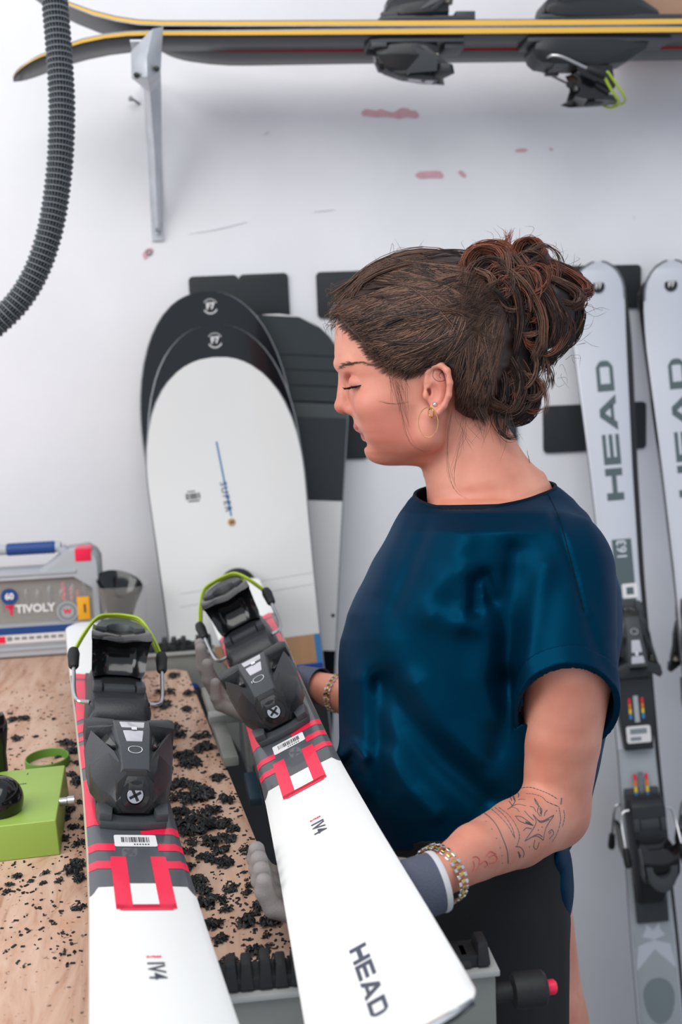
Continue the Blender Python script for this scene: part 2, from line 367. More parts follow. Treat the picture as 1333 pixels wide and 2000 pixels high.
m_gloss2 = mat('dark_nose_plastic', (26, 25, 25), .42)
def toe_piece(ski, rec=0.0, s0=0.0, number=''):
    """toe piece whose base starts s0-0.04 and faces the tip; rec: release value shown"""
    f = lambda x, s, h: S(x, s+s0, h)
    m = MB()                                       # housing: sections from the front face back to the wings
    secs = [(-.052, .017, .012, .010, .034), (-.058, .021, .020, .006, .044), (-.075, .031, .028, .004, .050), (-.100, .038, .033, .004, .055),
            (-.125, .040, .034, .005, .059), (-.142, .036, .030, .006, .061), (-.156, .030, .024, .008, .060)]
    rg = []
    for s, b, bt, h0, h1 in secs:
        hm = h0+(h1-h0)*.45
        rg.append([f(-b*.8, s, h0), f(-b, s, h0+.006), f(-b, s, hm), f(-bt*.72, s, h1-.006), f(-bt*.42, s, h1), f(bt*.42, s, h1), f(bt*.72, s, h1-.006), f(b, s, hm), f(b, s, h0+.006), f(b*.8, s, h0)])
    toe = m.loft(rg).build('toe_piece', m_black, ski, smooth=20, bevel=.0012)
    m = MB()                                       # base plate, wider at the front, with two raised feet
    m.prism([(-.030, -.040), (-.012, -.036), (.012, -.036), (.030, -.040), (.033, -.062), (.033, -.20), (-.033, -.20), (-.033, -.062)], .0004, .007, f=f)
    for sx in (-1, 1): m.prism([(sx*.031, -.042), (sx*.020, -.040), (sx*.018, -.066), (sx*.033, -.068)], .006, .014, f=f)
    m.build('base_plate', m_black2, toe, bevel=.0012)
    m = MB()                                       # central ridge carrying the window
    R2 = []
    for s, b, h in ((-.066, .012, .0475), (-.095, .0135, .0575), (-.135, .0165, .0635), (-.158, .0175, .0645)):
        R2.append([f(-b-.003, s, h-.006), f(-b, s, h), f(b, s, h), f(b+.003, s, h-.006)])
    m.loft(R2).build('ridge', m_black2, toe, bevel=.001)
    m = MB(); w0 = [(-.0075, -.108), (.0075, -.108), (.0125, -.151), (-.0125, -.151)]
    hh = lambda s: float(np.interp(-s, [.066, .095, .135, .158], [.0475, .0575, .0635, .0645]))
    m.hull([f(x, s, hh(s)-.001) for x, s in w0], [f(x, s, hh(s)+.0009) for x, s in w0]); m.build('scale_window', m_clear, toe, bevel=.0005)
    m = MB(); m.box(f(.001, -.133, hh(-.133)+.0012), (.005, .007, .0008)); m.build('scale_marker', m_label, toe)
    # printed ring and digits below the window
    m = MB(); ct = np.array([0, -.092]);
    for t in range(20):
        a, b = 2*math.pi*t/20, 2*math.pi*(t+1)/20
        P = [(r*math.cos(q), -.092+.8*r*math.sin(q)) for q in (a, b) for r in (.0062, .0069)]
        m.add([f(x, s, hh(s)+.0006) for x, s in (P[0], P[1], P[3], P[2])], [(0, 1, 2, 3)])
    if number: m.box(f(-.0085, -.092, hh(-.092)+.0006), (.0008, .010, .0002))
    m.build('printed_number', m_label, toe, smooth=0)
    m = MB(); hx = [(-.0095, .045), (.0095, .045), (.0170, .037), (.0165, .019), (.010, .011), (-.010, .011), (-.0165, .019), (-.0170, .037)]
    m.hull([f(x, -.0495-(h-.011)*.25, h) for x, h in hx], [f(x*1.35, -.088, h*1.12) for x, h in hx]); m.build('nose_block', m_gloss2, toe, smooth=20, bevel=.0012)
    # screw in the nose
    nose = np.array(f(0, -.0528, .027)); axn = np.array([0, -1, .25]) if True else 0
    m = MB(); m.lathe([(.0135, -.006), (.0130, .001), (.0085, .0018), (.0080, -.001)], 24, nose, axn); m.build('screw_collar', m_gloss, toe)
    m = MB(); m.lathe([(.0078, -.003), (.0078, .0012), (.0072, .0019), (.0002, .002)], 20, nose, axn); sd = m.build('release_screw', m_steel, toe)
    n_ = axn/np.linalg.norm(axn); u_ = np.array([1, 0, 0]); v_ = np.cross(n_, u_); c_ = nose+n_*.0021; R_ = np.stack([u_*math.cos(.5)+v_*math.sin(.5), -u_*math.sin(.5)+v_*math.cos(.5), n_], 1)
    m = MB(); m.box(c_, (.0115, .0026, .0006), R_); m.box(c_, (.0026, .0115, .0006), R_); m.build('screw_slot', m_gloss, toe, smooth=0)
    for sx in (-1, 1):                             # wings reach back and out, with cream rollers under them
        m = MB()
        A = [(sx*.017, -.148, .0630), (sx*.029, -.152, .0590), (sx*.0435, -.158, .0570), (sx*.0460, -.174, .0585), (sx*.040, -.181, .0600), (sx*.016, -.166, .0630)]
        B = [(sx*.017, -.144, .044), (sx*.030, -.148, .042), (sx*.0440, -.156, .043), (sx*.0460, -.172, .045), (sx*.040, -.178, .045), (sx*.016, -.162, .044)]
        m.hull([f(*p) for p in A], [f(*p) for p in B])
        C1 = [(sx*.0440, -.156, .045), (sx*.0458, -.171, .046), (sx*.0425, -.169, .046), (sx*.0405, -.156, .045)]
        D1 = [(sx*.040, -.120, .014), (sx*.041, -.132, .013), (sx*.036, -.132, .013), (sx*.035, -.120, .014)]
        m.hull([f(*p) for p in C1], [f(*p) for p in D1]); m.build('toe_wing', m_black, toe, bevel=.0018)
        m = MB(); m.lathe([(.0045, 0), (.005, .001), (.005, .012), (.0045, .013)], 16, f(sx*.035, -.150, .027), (0, 0, 1)); m.build('roller', m_cream, toe)
        m = MB()                                   # the dark slot between ridge and wing
        q = [(sx*.0175, -.100, .0572), (sx*.0215, -.104, .0552), (sx*.0315, -.136, .0485), (sx*.0245, -.140, .0552)]
        m.hull([f(x, s, h+.0008) for x, s, h in q], [f(x, s, h-.004) for x, s, h in q]); m.build('side_slot', m_gloss, toe, bevel=.0006)
        m = MB()                                   # sloping side panel from the nose back to the wing
        P = [(sx*.0150, -.080, .0500), (sx*.0200, -.094, .0545), (sx*.0395, -.150, .0555), (sx*.0445, -.152, .034), (sx*.0405, -.110, .016), (sx*.030, -.078, .016)]
        m.hull([f(*p) for p in P], [f(x-sx*.004, s-.003, h-.004) for x, s, h in P]); m.build('side_panel', m_black2, toe, smooth=20, bevel=.0008)
    # roller plate between wings and boot
    m = MB(); m.box(f(0, -.185, .010), (.052, .034, .012)); m.build('sole_pad', m_black2, toe, bevel=.002)
    return toe

def heel_piece(ski, s0=0.0, opened=True, scale_marks=False):
    f = lambda x, s, h: S(x, s+s0, h)
    m = MB(); rg = []                              # lower body with a sloping pedal in front
    for s, b, h0, h1 in ((-.296, .030, .014, .024), (-.300, .034, .010, .032), (-.312, .036, .006, .041), (-.335, .037, .004, .043), (-.352, .036, .004, .045), (-.40, .034, .004, .047), (-.46, .031, .004, .040), (-.50, .026, .004, .018)):
        rg.append([f(-b, s, h0), f(-b-.001, s, (h0+h1)/2), f(-b+.006, s, h1), f(b-.006, s, h1), f(b+.001, s, (h0+h1)/2), f(b, s, h0)])
    heel = m.loft(rg).build('heel_piece', m_black, ski, bevel=.0022)
    m = MB(); m.prism([(-.032, -.285), (.032, -.285), (.034, -.30), (.030, -.54), (-.030, -.54), (-.034, -.30)], .0004, .008, f=f)
    m.build('heel_track', m_black2, heel, bevel=.0012)
    m = MB(); m.prism([(-.018, -.334), (.018, -.334), (.018, -.352), (-.018, -.352)], .040, .0475, f=f); m.prism([(-.030, -.332), (-.020, -.332), (-.020, -.356), (-.030, -.356)], .041, .050, f=f); m.prism([(.030, -.332), (.020, -.332), (.020, -.356), (.030, -.356)], .041, .050, f=f); m.build('pedal', m_black2, heel, bevel=.0012)
    # cup: a hollow face between two side cheeks under a flaring rim
    cy = -.385
    m = MB(); rings = []
    for x in np.linspace(-1, 1, 13):
        a = abs(x); fwd_ = .016*smoothstep(.45, 1.0, a); X = x*.0345
        zr = .094-.004*(1-a*a)+.004*a
        rings.append([f(X*.82, cy-.006+fwd_*.6, .046), f(X*.86, cy+.004+fwd_*.7, .050), f(X*.92, cy-.006+fwd_, .058), f(X*.95, cy-.010+fwd_, .074), f(X, cy-.004+fwd_, zr-.006), f(X*1.04, cy+.006+fwd_, zr), f(X*1.03, cy-.004+fwd_*.6, zr+.004), f(X*.93, cy-.034, zr+.004), f(X*.84, cy-.055, .082), f(X*.8, cy-.05, .046)])
    m.loft(rings).build('heel_cup', m_gloss, heel, smooth=50)
    m = MB()                                       # release lever with a half-round thumb hollow
    rings = []
    for t in np.linspace(0, math.pi, 13):
        c, s_ = math.cos(t), math.sin(t)
        rings.append([f(.031*c, cy-.020-.050*s_, .094), f(.029*c, cy-.020-.048*s_, .103), f(.017*c, cy-.022-.022*s_, .102), f(.015*c, cy-.022-.018*s_, .088)])
    m.loft(rings).build('heel_lever', m_black2, heel, bevel=.001)
    for sx in (-1, 1):                             # steel brake arms folded up with black tips
        pts = bez([f(sx*.034, -.318, .034), f(sx*.046, -.322, .034), f(sx*.0505, -.340, .038), f(sx*.052, -.375, .054), f(sx*.0525, -.392, .061)], 6)
        MB().tube(pts, .0024, 10).build('brake_arm', m_steel, heel)
        d = np.array(pts[-1])-np.array(pts[-4]); d /= np.linalg.norm(d); p = np.array(pts[-1])
        MB().lathe([(.0042, -.012), (.0062, -.008), (.0068, .004), (.0074, .014), (.0062, .022), (.003, .024)], 14, p, d).build('brake_tip', m_rubber, heel)
    if scale_marks:
        for sx in (-1, 1):
            for i, c in enumerate(((225, 40, 50), (225, 90, 40), (225, 190, 60), (60, 130, 190))):
                MB().box(f(sx*.011, -.263-.012*i+(0 if scale_marks > 0 else 0), .0088), (.006, .011, .0008)).build('colour_mark', scale_mats[i], heel, smooth=0)
        MB().box(f(0, -.285, .0088), (.010, .06, .001)).build('scale_strip', m_dsteel, heel, smooth=0)
    return heel
scale_mats = [mat('mark_'+n, c, .4) for n, c in (('red', (222, 40, 50)), ('orange', (222, 120, 40)), ('yellow', (222, 196, 70)), ('blue', (60, 130, 190)))]

def rubber_band(label, O, R, s0=0.0):
    """lime band stretched from one brake tip over the lever to the other"""
    b = thing('rubber_band', O+R@np.array(S(0, -.40, .05)), label, 'rubber band', R=R)
    Rb = lambda x, s, h: np.array(S(x, s+s0, h))-np.array(S(0, -.40, .05))
    loop = bez([Rb(-.0545, -.408, .066), Rb(-.043, -.425, .087), Rb(-.027, -.446, .1045), Rb(-.008, -.455, .107), Rb(.010, -.455, .107), Rb(.027, -.446, .1045), Rb(.043, -.425, .087), Rb(.0545, -.408, .066),
                Rb(.052, -.418, .064), Rb(.040, -.440, .084), Rb(.026, -.458, .100), Rb(0, -.466, .103), Rb(-.026, -.458, .100), Rb(-.040, -.440, .084), Rb(-.052, -.418, .064)], 4)
    MB().tube(loop, .0017, 8, closed=True, flat=1.5).build('band', m_lime, b)
    return b

SK_ST = [-.85, -.7, -.4, -.15, 0, .1, .25, .4, .5, .55]; SK_W = [.054, .0515, .045, .0415, .0415, .043, .0475, .0535, .0565, .057]
def race_ski(O, R, label, group, number='', tail=-.83, tup=.012):
    o = thing('ski', O, label, 'ski', group, R)
    k = Ski(SK_ST, SK_W, tail, .528, tail_up=tup, tip_up=.006, tip_r=.016, tail_r=.035, tail_from=-.52)
    k.body(o, [m_white, m_side, m_dsteel, m_base])
    m = MB(); b = .0440
    wl = lambda x: .075+.012*float(smoothstep(.034, .042, abs(x)))
    k.strip(m, -b, b, -.56, wl, n=24); m.build('grey_graphic', m_grey, o, smooth=40)
    m = MB(); L2 = .0006
    for sx in (-1, 1):
        for a, c in ((-.56, -.535), (-.525, -.36), (-.345, -.315), (-.30, -.285), (-.27, -.20)):
            k.strip(m, *sorted((sx*.026, sx*b)), a, c, lift=L2)
        k.strip(m, *sorted((sx*.0185, sx*b)), -.0065, .008, lift=L2)
        k.strip(m, *sorted((sx*.0235, sx*b)), .029, .0435, lift=L2)
        k.strip(m, *sorted((sx*.0103, sx*.0235)), .020, .112, lift=L2)
        k.strip(m, *sorted((sx*.0175, sx*.0235)), .1119, .1145, lift=L2)
    k.strip(m, -.0205, .0205, .107, .1165, lift=L2)
    k.strip(m, -.0235, .0235, .107, .113, lift=L2)
    k.strip(m, -b, -.020, -.165, lambda x: -.043+.35*(x+.020)*.8, lift=L2)
    k.strip(m, .006, b, lambda x: -.034-.3*(x-.006), lambda x: -.027+.0*x, lift=L2)
    m.build('red_graphic', m_red, o, smooth=40)
    m = MB(); k.strip(m, -.0103, .0103, .071, .107, lift=L2); m.build('white_graphic', m_white, o)
    # small model text beyond the U: red letters over dark ones, reading towards the tip
    tf = lambda x, s: frame(S(x, s, k.top(0, s)+.0004), (0, -1, 0), (1, 0, 0), (0, 0, 1))
    text_mesh('IV4', .0175, 'dark_lettering', m_inkgrey, o, tf(-.001, .205), bold=.0001, spacing=1.0)
    text_mesh('e-race', .0042, 'red_lettering', m_red, o, frame(S(-.001, .186, .0004), (1, 0, 0), (0, 1, 0), (0, 0, 1)), bold=.00008)
    polys, Lg = wide_word('HEAD'); sc = .088/Lg; m = MB()
    for p in polys: k.poly(m, [(-.0105+y*.0130, .406+x*sc) for x, y in p], lift=.0004)
    m.build('head_lettering', m_inkgrey, o, smooth=0)
    # barcode label
    m = MB(); m.hull([S(x, s-.012, .0008) for x, s in rrect(.037, .024, .002, 3)], [S(x, s-.012, .0012) for x, s in rrect(.037, .024, .002, 3)])
    st = m.build('barcode_sticker', m_label, o)
    m = MB(); x = -.0125
    while x < .012:
        w_ = random.choice([.0004, .0006, .0009, .0012]); m.add([S(x, -.019, .0014), S(x+w_, -.019, .0014), S(x+w_, -.008, .0014), S(x, -.008, .0014)], [(0, 1, 2, 3)]); x += w_+random.choice([.0004, .0006, .001])
    for i in range(6): m.add([S(-.002+i*.0024, -.005, .0014), S(-.0006+i*.0024, -.005, .0014), S(-.0006+i*.0024, -.0025, .0014), S(-.002+i*.0024, -.0025, .0014)], [(0, 1, 2, 3)])
    m.build('barcode', m_ink, st, smooth=0)
    # tip guard
    m = MB(); rg = []
    for x in np.linspace(-.052, .052, 9): rg.append([S(x, .5285-.002*abs(x/.05)**3, k.lift(.527)-.001), S(x, .531-.006*abs(x/.054)**6, k.lift(.527)-.003), S(x, .529-.004*abs(x/.05)**4, k.lift(.527)-.008), S(x, .523, k.lift(.52)-.007)])
    m.loft(rg).build('tip_guard', m_dsteel, o)
    toe_piece(o, number=number); heel_piece(o)
    return o
m_inkgrey = mat('logo_grey', (66, 70, 84), .4)
RL = np.array([[.9779, -.1354, .1600], [.1337, .9907, .0], [-.1607, .0003, .987]]); OL = np.array([-.0875, -1.0225, 1.0335])
RH = np.array([[.9151, -.0405, -.4002], [.0484, .9987, -.0281], [.4011, .0095, .9159]]); OH = np.array([.0624, -.8166, 1.0377])
def ortho(R): q, r = np.linalg.qr(R); return q*np.sign(np.diag(r))
RL, RH = ortho(RL), ortho(RH)
race_ski(OL, RL, 'white, red and grey ski lying in the vise on the wooden bench, at left', 'pair of white and red skis')
race_ski(OH, RH, 'white, red and grey ski held up by the woman in both gloved hands', 'pair of white and red skis', '10', -.80, .016)
rubber_band('lime green rubber band stretched over the heel piece of the ski on the bench', OL, RL)
rubber_band('lime green rubber band stretched over the heel piece of the ski in the woman\'s hands', OH, RH)

# ---- white skis leaning on the wall at right
m_silver = mat('topsheet_silver', (205, 208, 216), 0.32, 0.1, coat=0.2)
m_logo = mat('logo_slate', (84, 98, 102), .45)
m_lgrey = mat('topsheet_light_grey', (168, 174, 178), .4)
m_mgrey = mat('topsheet_mid_grey', (128, 138, 142), .4)
def lean_frame(pt, pb, face):                       # axis runs from pb (tail) to pt (tip); face = rough outward normal
    y = (pb-pt)/np.linalg.norm(pb-pt); z = face-y*(face@y); z /= np.linalg.norm(z); x = np.cross(y, z); return np.stack([x, y, z], 1)
def wall_ski(pt, pb, face, label, back=False, group='white skis leaning on the right of the wall'):
    R = lean_frame(pt, pb, face); L = .60; O = pt+R[:, 1]*L      # s=0 lies 0.60 m below the tip
    o = thing('ski', O, label, 'ski', group, R)
    tail = -(np.linalg.norm(pb-pt)-L)
    k = Ski([tail, -.7, -.35, 0, .2, .45, .54, .6], [.045, .043, .036, .036, .041, .0515, .053, .047], tail, .60, tail_up=.004, tip_up=.010 if back else .035, tip_r=.05, tail_r=.03, tip_from=.42, thick=.013)
    k.body(o, [m_silver, m_base, m_steel, m_base])
    m = MB()                                        # dark steel-rimmed tip
    ss = [.53, .55, .565, .58, .59, .597, .5995]
    for sx in (-1, 1): m.tube([S(sx*(k.half(s)-.0012), s, k.lift(s)-.001) for s in ss], .0019, 6)
    m.build('tip_rim', m_dsteel, o)
    toe_piece(o, s0=-.01); heel_piece(o, s0=-.12, scale_marks=True)
    MB().prism([(-.033, -.195), (.033, -.195), (.035, -.24), (.027, -.33), (-.027, -.33), (-.035, -.24)], .001, .022, f=S).build('sole_rest', m_black, o, bevel=.003)
    if back: return o
    for sx in (-1, 1):
        for i in range(4): MB().box(S(sx*.012, -.236-.010*i, .0228), (.005, .009, .0008)).build('colour_mark', scale_mats[i], o, smooth=0)
    MB().box(S(0, -.252, .0228), (.009, .05, .0008)).build('scale_strip', m_lgrey, o, smooth=0)
    polys, Lg = wide_word('HEAD'); sc = .27/Lg; m = MB()
    for p in polys: k.poly(m, [(-.0195+y*.033, .145+x*sc) for x, y in p], lift=.0004)
    m.build('head_lettering', m_logo, o, smooth=0)
    m = MB(); k.strip(m, -.025, .0125, -.06, .07); m.build('size_panel', m_logo, o)
    text_mesh('163', .026, 'size_number', m_silver, o, frame(S(-.006, .05, .0007), (0, -1, 0), (1, 0, 0), (0, 0, 1)), bold=.0005)
    MB().prism(rrect(.03, .028, .003, 3), .0006, .0011, f=lambda x, y, z: S(x-.014, y-.030, z)).build('sticker', m_label, o)
    m = MB(); m.box(S(-.014, -.030, .0013), (.014, .014, .0003)); m.build('sticker_code', m_logo, o, smooth=0)
    p = k.lift(.555)
    m = MB(); m.lathe([(.0125, -.004), (.0125, .0012), (.0002, .0014)], 24, S(0.0, .555, p), (0, .115, 1)); bd = m.build('round_badge', m_gloss, o)
    text_mesh('F7', .013, 'badge_lettering', m_label, bd, frame(S(0, .555, p+.0022), (-1, 0, 0), (0, -.993, .115), (0, .115, .993)), bold=.0004)
    # chevrons near the tail
    m = MB(); b = .040
    k.strip(m, -b, b, tail+.10, -.33, n=20); m.build('grey_panel', m_lgrey, o)
    m = MB(); cc = -.695
    for sy in (-1, 1):
        for sx in (-1, 1): k.poly(m, [(0, cc), (0, cc+sy*.018), (sx*.037, cc+sy*.056), (sx*.037, cc+sy*.012)], lift=.0007)
    m.build('chevron', m_silver, o, smooth=0)
    m = MB(); m.add([S(.030*math.cos(a), -.80+.055*math.sin(a)*(1 if math.sin(a) < 0 else .6), .0008+k.lift(-.8)) for a in np.linspace(0, 2*math.pi, 20, endpoint=False)], [tuple(range(20))]); m.build('oval_panel', m_mgrey, o, smooth=0)
    m = MB(); m.hull([S(x, s-.30, .0225) for x, s in rrect(.046, .032, .004, 3)], [S(x, s-.30, .0235) for x, s in rrect(.046, .032, .004, 3)]); st = m.build('track_sticker', m_label, o)
    m = MB(); m.box(S(0, -.294, .0238), (.032, .010, .0004)); m.box(S(.006, -.308, .0238), (.02, .007, .0004)); m.build('track_code', m_mgrey, st, smooth=0)
    return o
def lean_pts(pxt, pyt, yt, pxb, pyb, yb):          # tip seen at one pixel, a lower point seen at another, prolonged to the floor
    T = aty(pxt, pyt, yt); B = aty(pxb, pyb, yb); d = B-T; t = (T[2]-FZ-.004)/-d[2]; return T, T+d*t
FR = np.array([-.10, -1, .15])
T1, B1 = lean_pts(1160, 519, WY-.052, 1284, 1901, -.075)
wall_ski(T1, B1, FR, 'white leaning ski with large grey letters nearest to the woman\'s hair bun')
T2, B2 = lean_pts(1301, 516, WY-.052, 1426, 1901, -.075)
wall_ski(T2, B2, FR, 'white leaning ski cut off by the right edge of the frame')
R1 = lean_frame(T1, B1, FR)
for (T, B, lab) in ((T1, B1, 'mate of the white ski nearest the hair bun, turned to the wall behind it'), (T2, B2, 'dark edged mate of the rightmost white ski, turned to the wall behind it')):
    dv = -R1[:, 2]*.027+R1[:, 0]*(-.012)
    wall_ski(T+dv+np.array([-.012 if T is T2 else .004, 0, -.012]), B+dv+np.array([-.005, 0, 0]), -FR, lab, True)
# ------------------------------------------------------------------ skis lying on the bracket, tips to the left
m_yellow = mat('yellow_sidewall', (226, 178, 74), .45)
m_dtop = mat('dark_topsheet', (44, 46, 50), .35)
m_redside = mat('red_sidewall', (190, 24, 34), .4)
m_gtop = mat('grey_topsheet', (78, 80, 82), .4)
def shelf_ski(yf, ztop_or, up, label, mats, group, bindings=True, tip_px=None, length=1.6, w=.085, xt=None, bend=.05, bl=.22):
    """ski lying level: base plane at height ztop_or, topsheet facing up (+1) or down (-1); yf = y of its front edge"""
    R = np.stack([[0, -1., 0], [1., 0, 0], [0, 0, 1.]], 1) if up > 0 else np.stack([[0, 1., 0], [1., 0, 0], [0, 0, -1.]], 1)
    th = .014; O = np.array([xt+.74, yf+w/2, ztop_or+up*th])
    o = thing('ski', O, label, 'ski', group, R)
    k = Ski([-.86, -.6, -.2, 0, .4, .6, .74], [w*.5, w*.5, w*.48, w*.48, w*.5, w*.56, w*.5], .74-length, .74, tail_up=.02, tip_up=bend, tip_r=.05, tail_r=.03, tip_from=.74-bl, thick=th)
    k.body(o, mats)
    if bindings:
        toe_piece(o, s0=.19); h = heel_piece(o, s0=.165)
    return o, k
z1 = aty(1000, 63, -.02)[2]
xt = aty(25, 112, .0)[0]
g = 'skis stacked flat on the wall bracket'
shelf_ski(-.055, z1, 1, 'upper yellow-edged ski on the bracket, bindings on top', [m_dtop, m_yellow, m_dsteel, m_base], g, xt=xt+.02, bend=.075)
shelf_ski(-.055, z1-.0005, -1, 'lower yellow-edged ski on the bracket, bindings hanging down', [m_dtop, m_yellow, m_dsteel, m_base], g, xt=xt, bend=.055)
xt2 = aty(322, 80, .07)[0]
shelf_ski(.034, z1-.004, 1, 'red-edged ski behind the yellow-edged pair, upper one of two', [m_dtop, m_redside, m_dsteel, m_base], g, False, xt=xt2+.02, w=.075, bend=.03)
shelf_ski(.034, z1-.0045, -1, 'red-edged ski behind the yellow-edged pair, lower one with grey face', [m_gtop, m_redside, m_dsteel, m_base], g, False, xt=xt2-.01, w=.075, bend=-.018, bl=.14)
# lime bands hold the brakes of the yellow-edged pair
for nm, up in (('over the upper heel binding of the yellow-edged skis', 1), ('around the lower heel binding of the yellow-edged skis', -1)):
    R = np.stack([[0, -up*1., 0], [1., 0, 0], [0, 0, up*1.]], 1); xx = (xt+.02 if up > 0 else xt)+.74
    O = np.array([xx, -.055+.0425, z1+up*.014])
    rubber_band('lime rubber band '+nm, O, R, s0=.165)
# cardboard box on top of the skis
m_card = mat('cardboard', (178, 140, 116), .75, var=.08, vscale=30)
m_tape = mat('brown_tape', (160, 120, 94), .35)
c = aty(1252, 48, -.0); cb = thing('cardboard_box', (c[0]+.125, .128, z1+.0150), 'brown cardboard box lying on top of the skis at the upper right corner', 'box')
m = MB(); m.box((0, 0, .045), (.215, .12, .088)); bx = m.build('carton', m_card, cb, bevel=.001)
MB().box((.02, -.0604, .022), (.15, .0008, .03)).build('tape', m_tape, cb)
for sx in (-1, 1): MB().box((0, sx*.031, .0902), (.215, .058, .0022)).build('flap', m_card, cb, bevel=.0005)
# ------------------------------------------------------------------ black corrugated hose
hp = [(104, -60), (107, 0), (113, 70), (118, 140), (121, 210), (119, 290), (114, 350), (105, 415), (92, 472), (72, 528), (45, 576), (10, 616), (-40, 656), (-100, 690)]
path = bez([atd(x, y, 1.60) for x, y in hp], 40)
sg = np.concatenate([[0], np.cumsum(np.linalg.norm(np.diff(path, axis=0), axis=1))])
pitch = .0084; n = int(sg[-1]/pitch*6); sl = np.linspace(0, sg[-1], n); pp = np.stack([np.interp(sl, sg, path[:, i]) for i in range(3)], 1)
m_hose = mat('hose_black', (20, 26, 32), .55); m_thread = mat('hose_thread', (150, 158, 164), .7)
hs = thing('flexible_hose', pp[n//2], 'black corrugated extraction hose with white thread hanging in the upper left corner', 'hose')
rr = .0172+.0016*np.cos(2*math.pi*sl/pitch)
MB().tube(pp, rr, 28).build('hose_wall', m_hose, hs, world=True, smooth=60)
T = np.gradient(pp, axis=0); T /= np.linalg.norm(T, axis=1)[:, None]
m = MB(); nr = int(sg[-1]/pitch)
for i in range(nr):
    s0 = i*pitch; c0 = np.array([np.interp(s0, sl, pp[:, k]) for k in range(3)]); t0 = np.array([np.interp(s0, sl, T[:, k]) for k in range(3)]); t0 /= np.linalg.norm(t0)
    u = np.cross(t0, [0, 1, 0]); u /= np.linalg.norm(u); v = np.cross(t0, u)
    m.tube([c0+.0190*(math.cos(a)*u+math.sin(a)*v) for a in np.linspace(0, 2*math.pi, 24, endpoint=False)], .0006, 4, closed=True)
o = m.build('thread_rings', m_thread, hs, world=True); o['kind'] = 'stuff'
m = MB(); u0 = np.cross(T, [0, 1, 0]); u0 /= np.linalg.norm(u0, axis=1)[:, None]; v0 = np.cross(T, u0)
for j in range(24):
    a = 2*math.pi*j/24; m.tube((pp+(rr+.0002)[:, None]*(math.cos(a)*u0+math.sin(a)*v0))[::3], .00030, 3)
o = m.build('long_threads', m_thread, hs, world=True); o['kind'] = 'stuff'
# ------------------------------------------------------------------ snowboards
m_sbw = mat('snowboard_white', (224, 224, 222), .16, coat=.5, var=.02, vscale=5)
m_sbk = mat('snowboard_black', (14, 18, 24), .14, coat=.5)
m_sbd = mat('snowboard_charcoal', (44, 52, 54), .45)
m_sbd2 = mat('snowboard_dark_slate', (36, 42, 48), .5)
m_sbl = mat('snowboard_pale', (212, 212, 212), .45)
m_edge = mat('board_edge', (150, 152, 154), .35, .6)
m_wood = mat('board_wood_edge', (196, 160, 104), .5)
m_blue = mat('board_blue', (64, 124, 176), .4)
class Board:
    def __init__(k, L, bn, bw, nose=.2, ex=2.3): k.L, k.bn, k.bw, k.no, k.ex = L, bn, bw, nose, ex
    def half(k, t):                                # t measured from the top end
        q = min(t, k.L-t); b = k.bw+(k.bn-k.bw)*(abs(t-k.L/2)/(k.L/2))**2
        return b*(max(0.0, 1-(1-min(1, q/k.no))**k.ex))**(1/2.2)+.002
    def lift(k, t): q = min(t, k.L-t); return .024*max(0, 1-q/.26)**2
def board(px_top, ytop, axis_px, label, k, mats, yb, group='snowboards leaning on the wall'):
    T = aty(*px_top, ytop); B = aty(*axis_px, yb); d = B-T; tt = (T[2]-FZ-.003)/-d[2]; B = T+d*tt
    yv = -(B-T)/np.linalg.norm(B-T); z = np.array([0, -1., 0.35]); z -= yv*(yv@z); z /= np.linalg.norm(z); x = np.cross(yv, z); R = np.stack([x, yv, z], 1)
    k.L = np.linalg.norm(B-T)
    o = thing('snowboard', B, label, 'snowboard', group, R)
    g = sorted(set([.0, .002, .006, .012, .02, .035, .05, .07, .09, .12, .15, .18, .2]+list(np.linspace(.2, .3, 6))+list(np.linspace(.3, k.L-.3, 12))+list(np.linspace(k.L-.3, k.L-.2, 6))+[k.L-q for q in (.0, .002, .006, .012, .02, .035, .05, .07, .09, .12, .15, .18)]))
    rings = []
    for t in g:
        b = k.half(t); zl = k.lift(t); y = k.L-t
        rings.append([(-b, y, zl-.009), (-b, y, zl-.003), (-b+.003, y, zl), (b-.003, y, zl), (b, y, zl-.003), (b, y, zl-.009)])
    m = MB(); vs = [p for r in rings for p in r]
    for i in range(len(rings)-1):
        for j in range(6): m.add([vs[i*6+j], vs[i*6+(j+1) % 6], vs[(i+1)*6+(j+1) % 6], vs[(i+1)*6+j]], [(0, 1, 2, 3)], [1, 2, 0, 2, 1, 3][j])
    m.add(rings[0], [tuple(range(6))], 1); m.add(rings[-1], [tuple(range(6))], 1)
    bm = bmesh.new(); vv = [bm.verts.new(v) for v in m.v]
    for f, mi in zip(m.f, m.m): bm.faces.new([vv[i] for i in f]).material_index = mi
    bmesh.ops.remove_doubles(bm, verts=bm.verts, dist=1e-6); bmesh.ops.recalc_face_normals(bm, faces=bm.faces)
    finish(bm, 'board', mats, o, 40)
    return o, k, R, B
def on_board(o, k, R, B, px, py, lift=.0006):       # pixel -> local point on the board's face
    n = R[:, 2]; r = ray(px, py); P0 = B+n*lift; t = ((P0-CAM)@n)/(r@n); q = R.T@(CAM+r*t-B); return q[0], q[1]
def band(m, k, y0, y1, x0=-1, x1=1, lift=.0006, mi=0):
    n = max(2, int(abs(y1-y0)/.02)+2); g = []
    for i in range(n):
        y = y0+(y1-y0)*i/(n-1); t = k.L-y; b = k.half(t)-.0025; g += [(b*x0 if abs(x0) == 1 else max(-b, min(b, x0)), y, k.lift(t)+lift), (b*x1 if abs(x1) == 1 else max(-b, min(b, x1)), y, k.lift(t)+lift)]
    m.add(g, [(2*i, 2*i+1, 2*i+3, 2*i+2) for i in range(n-1)], mi)
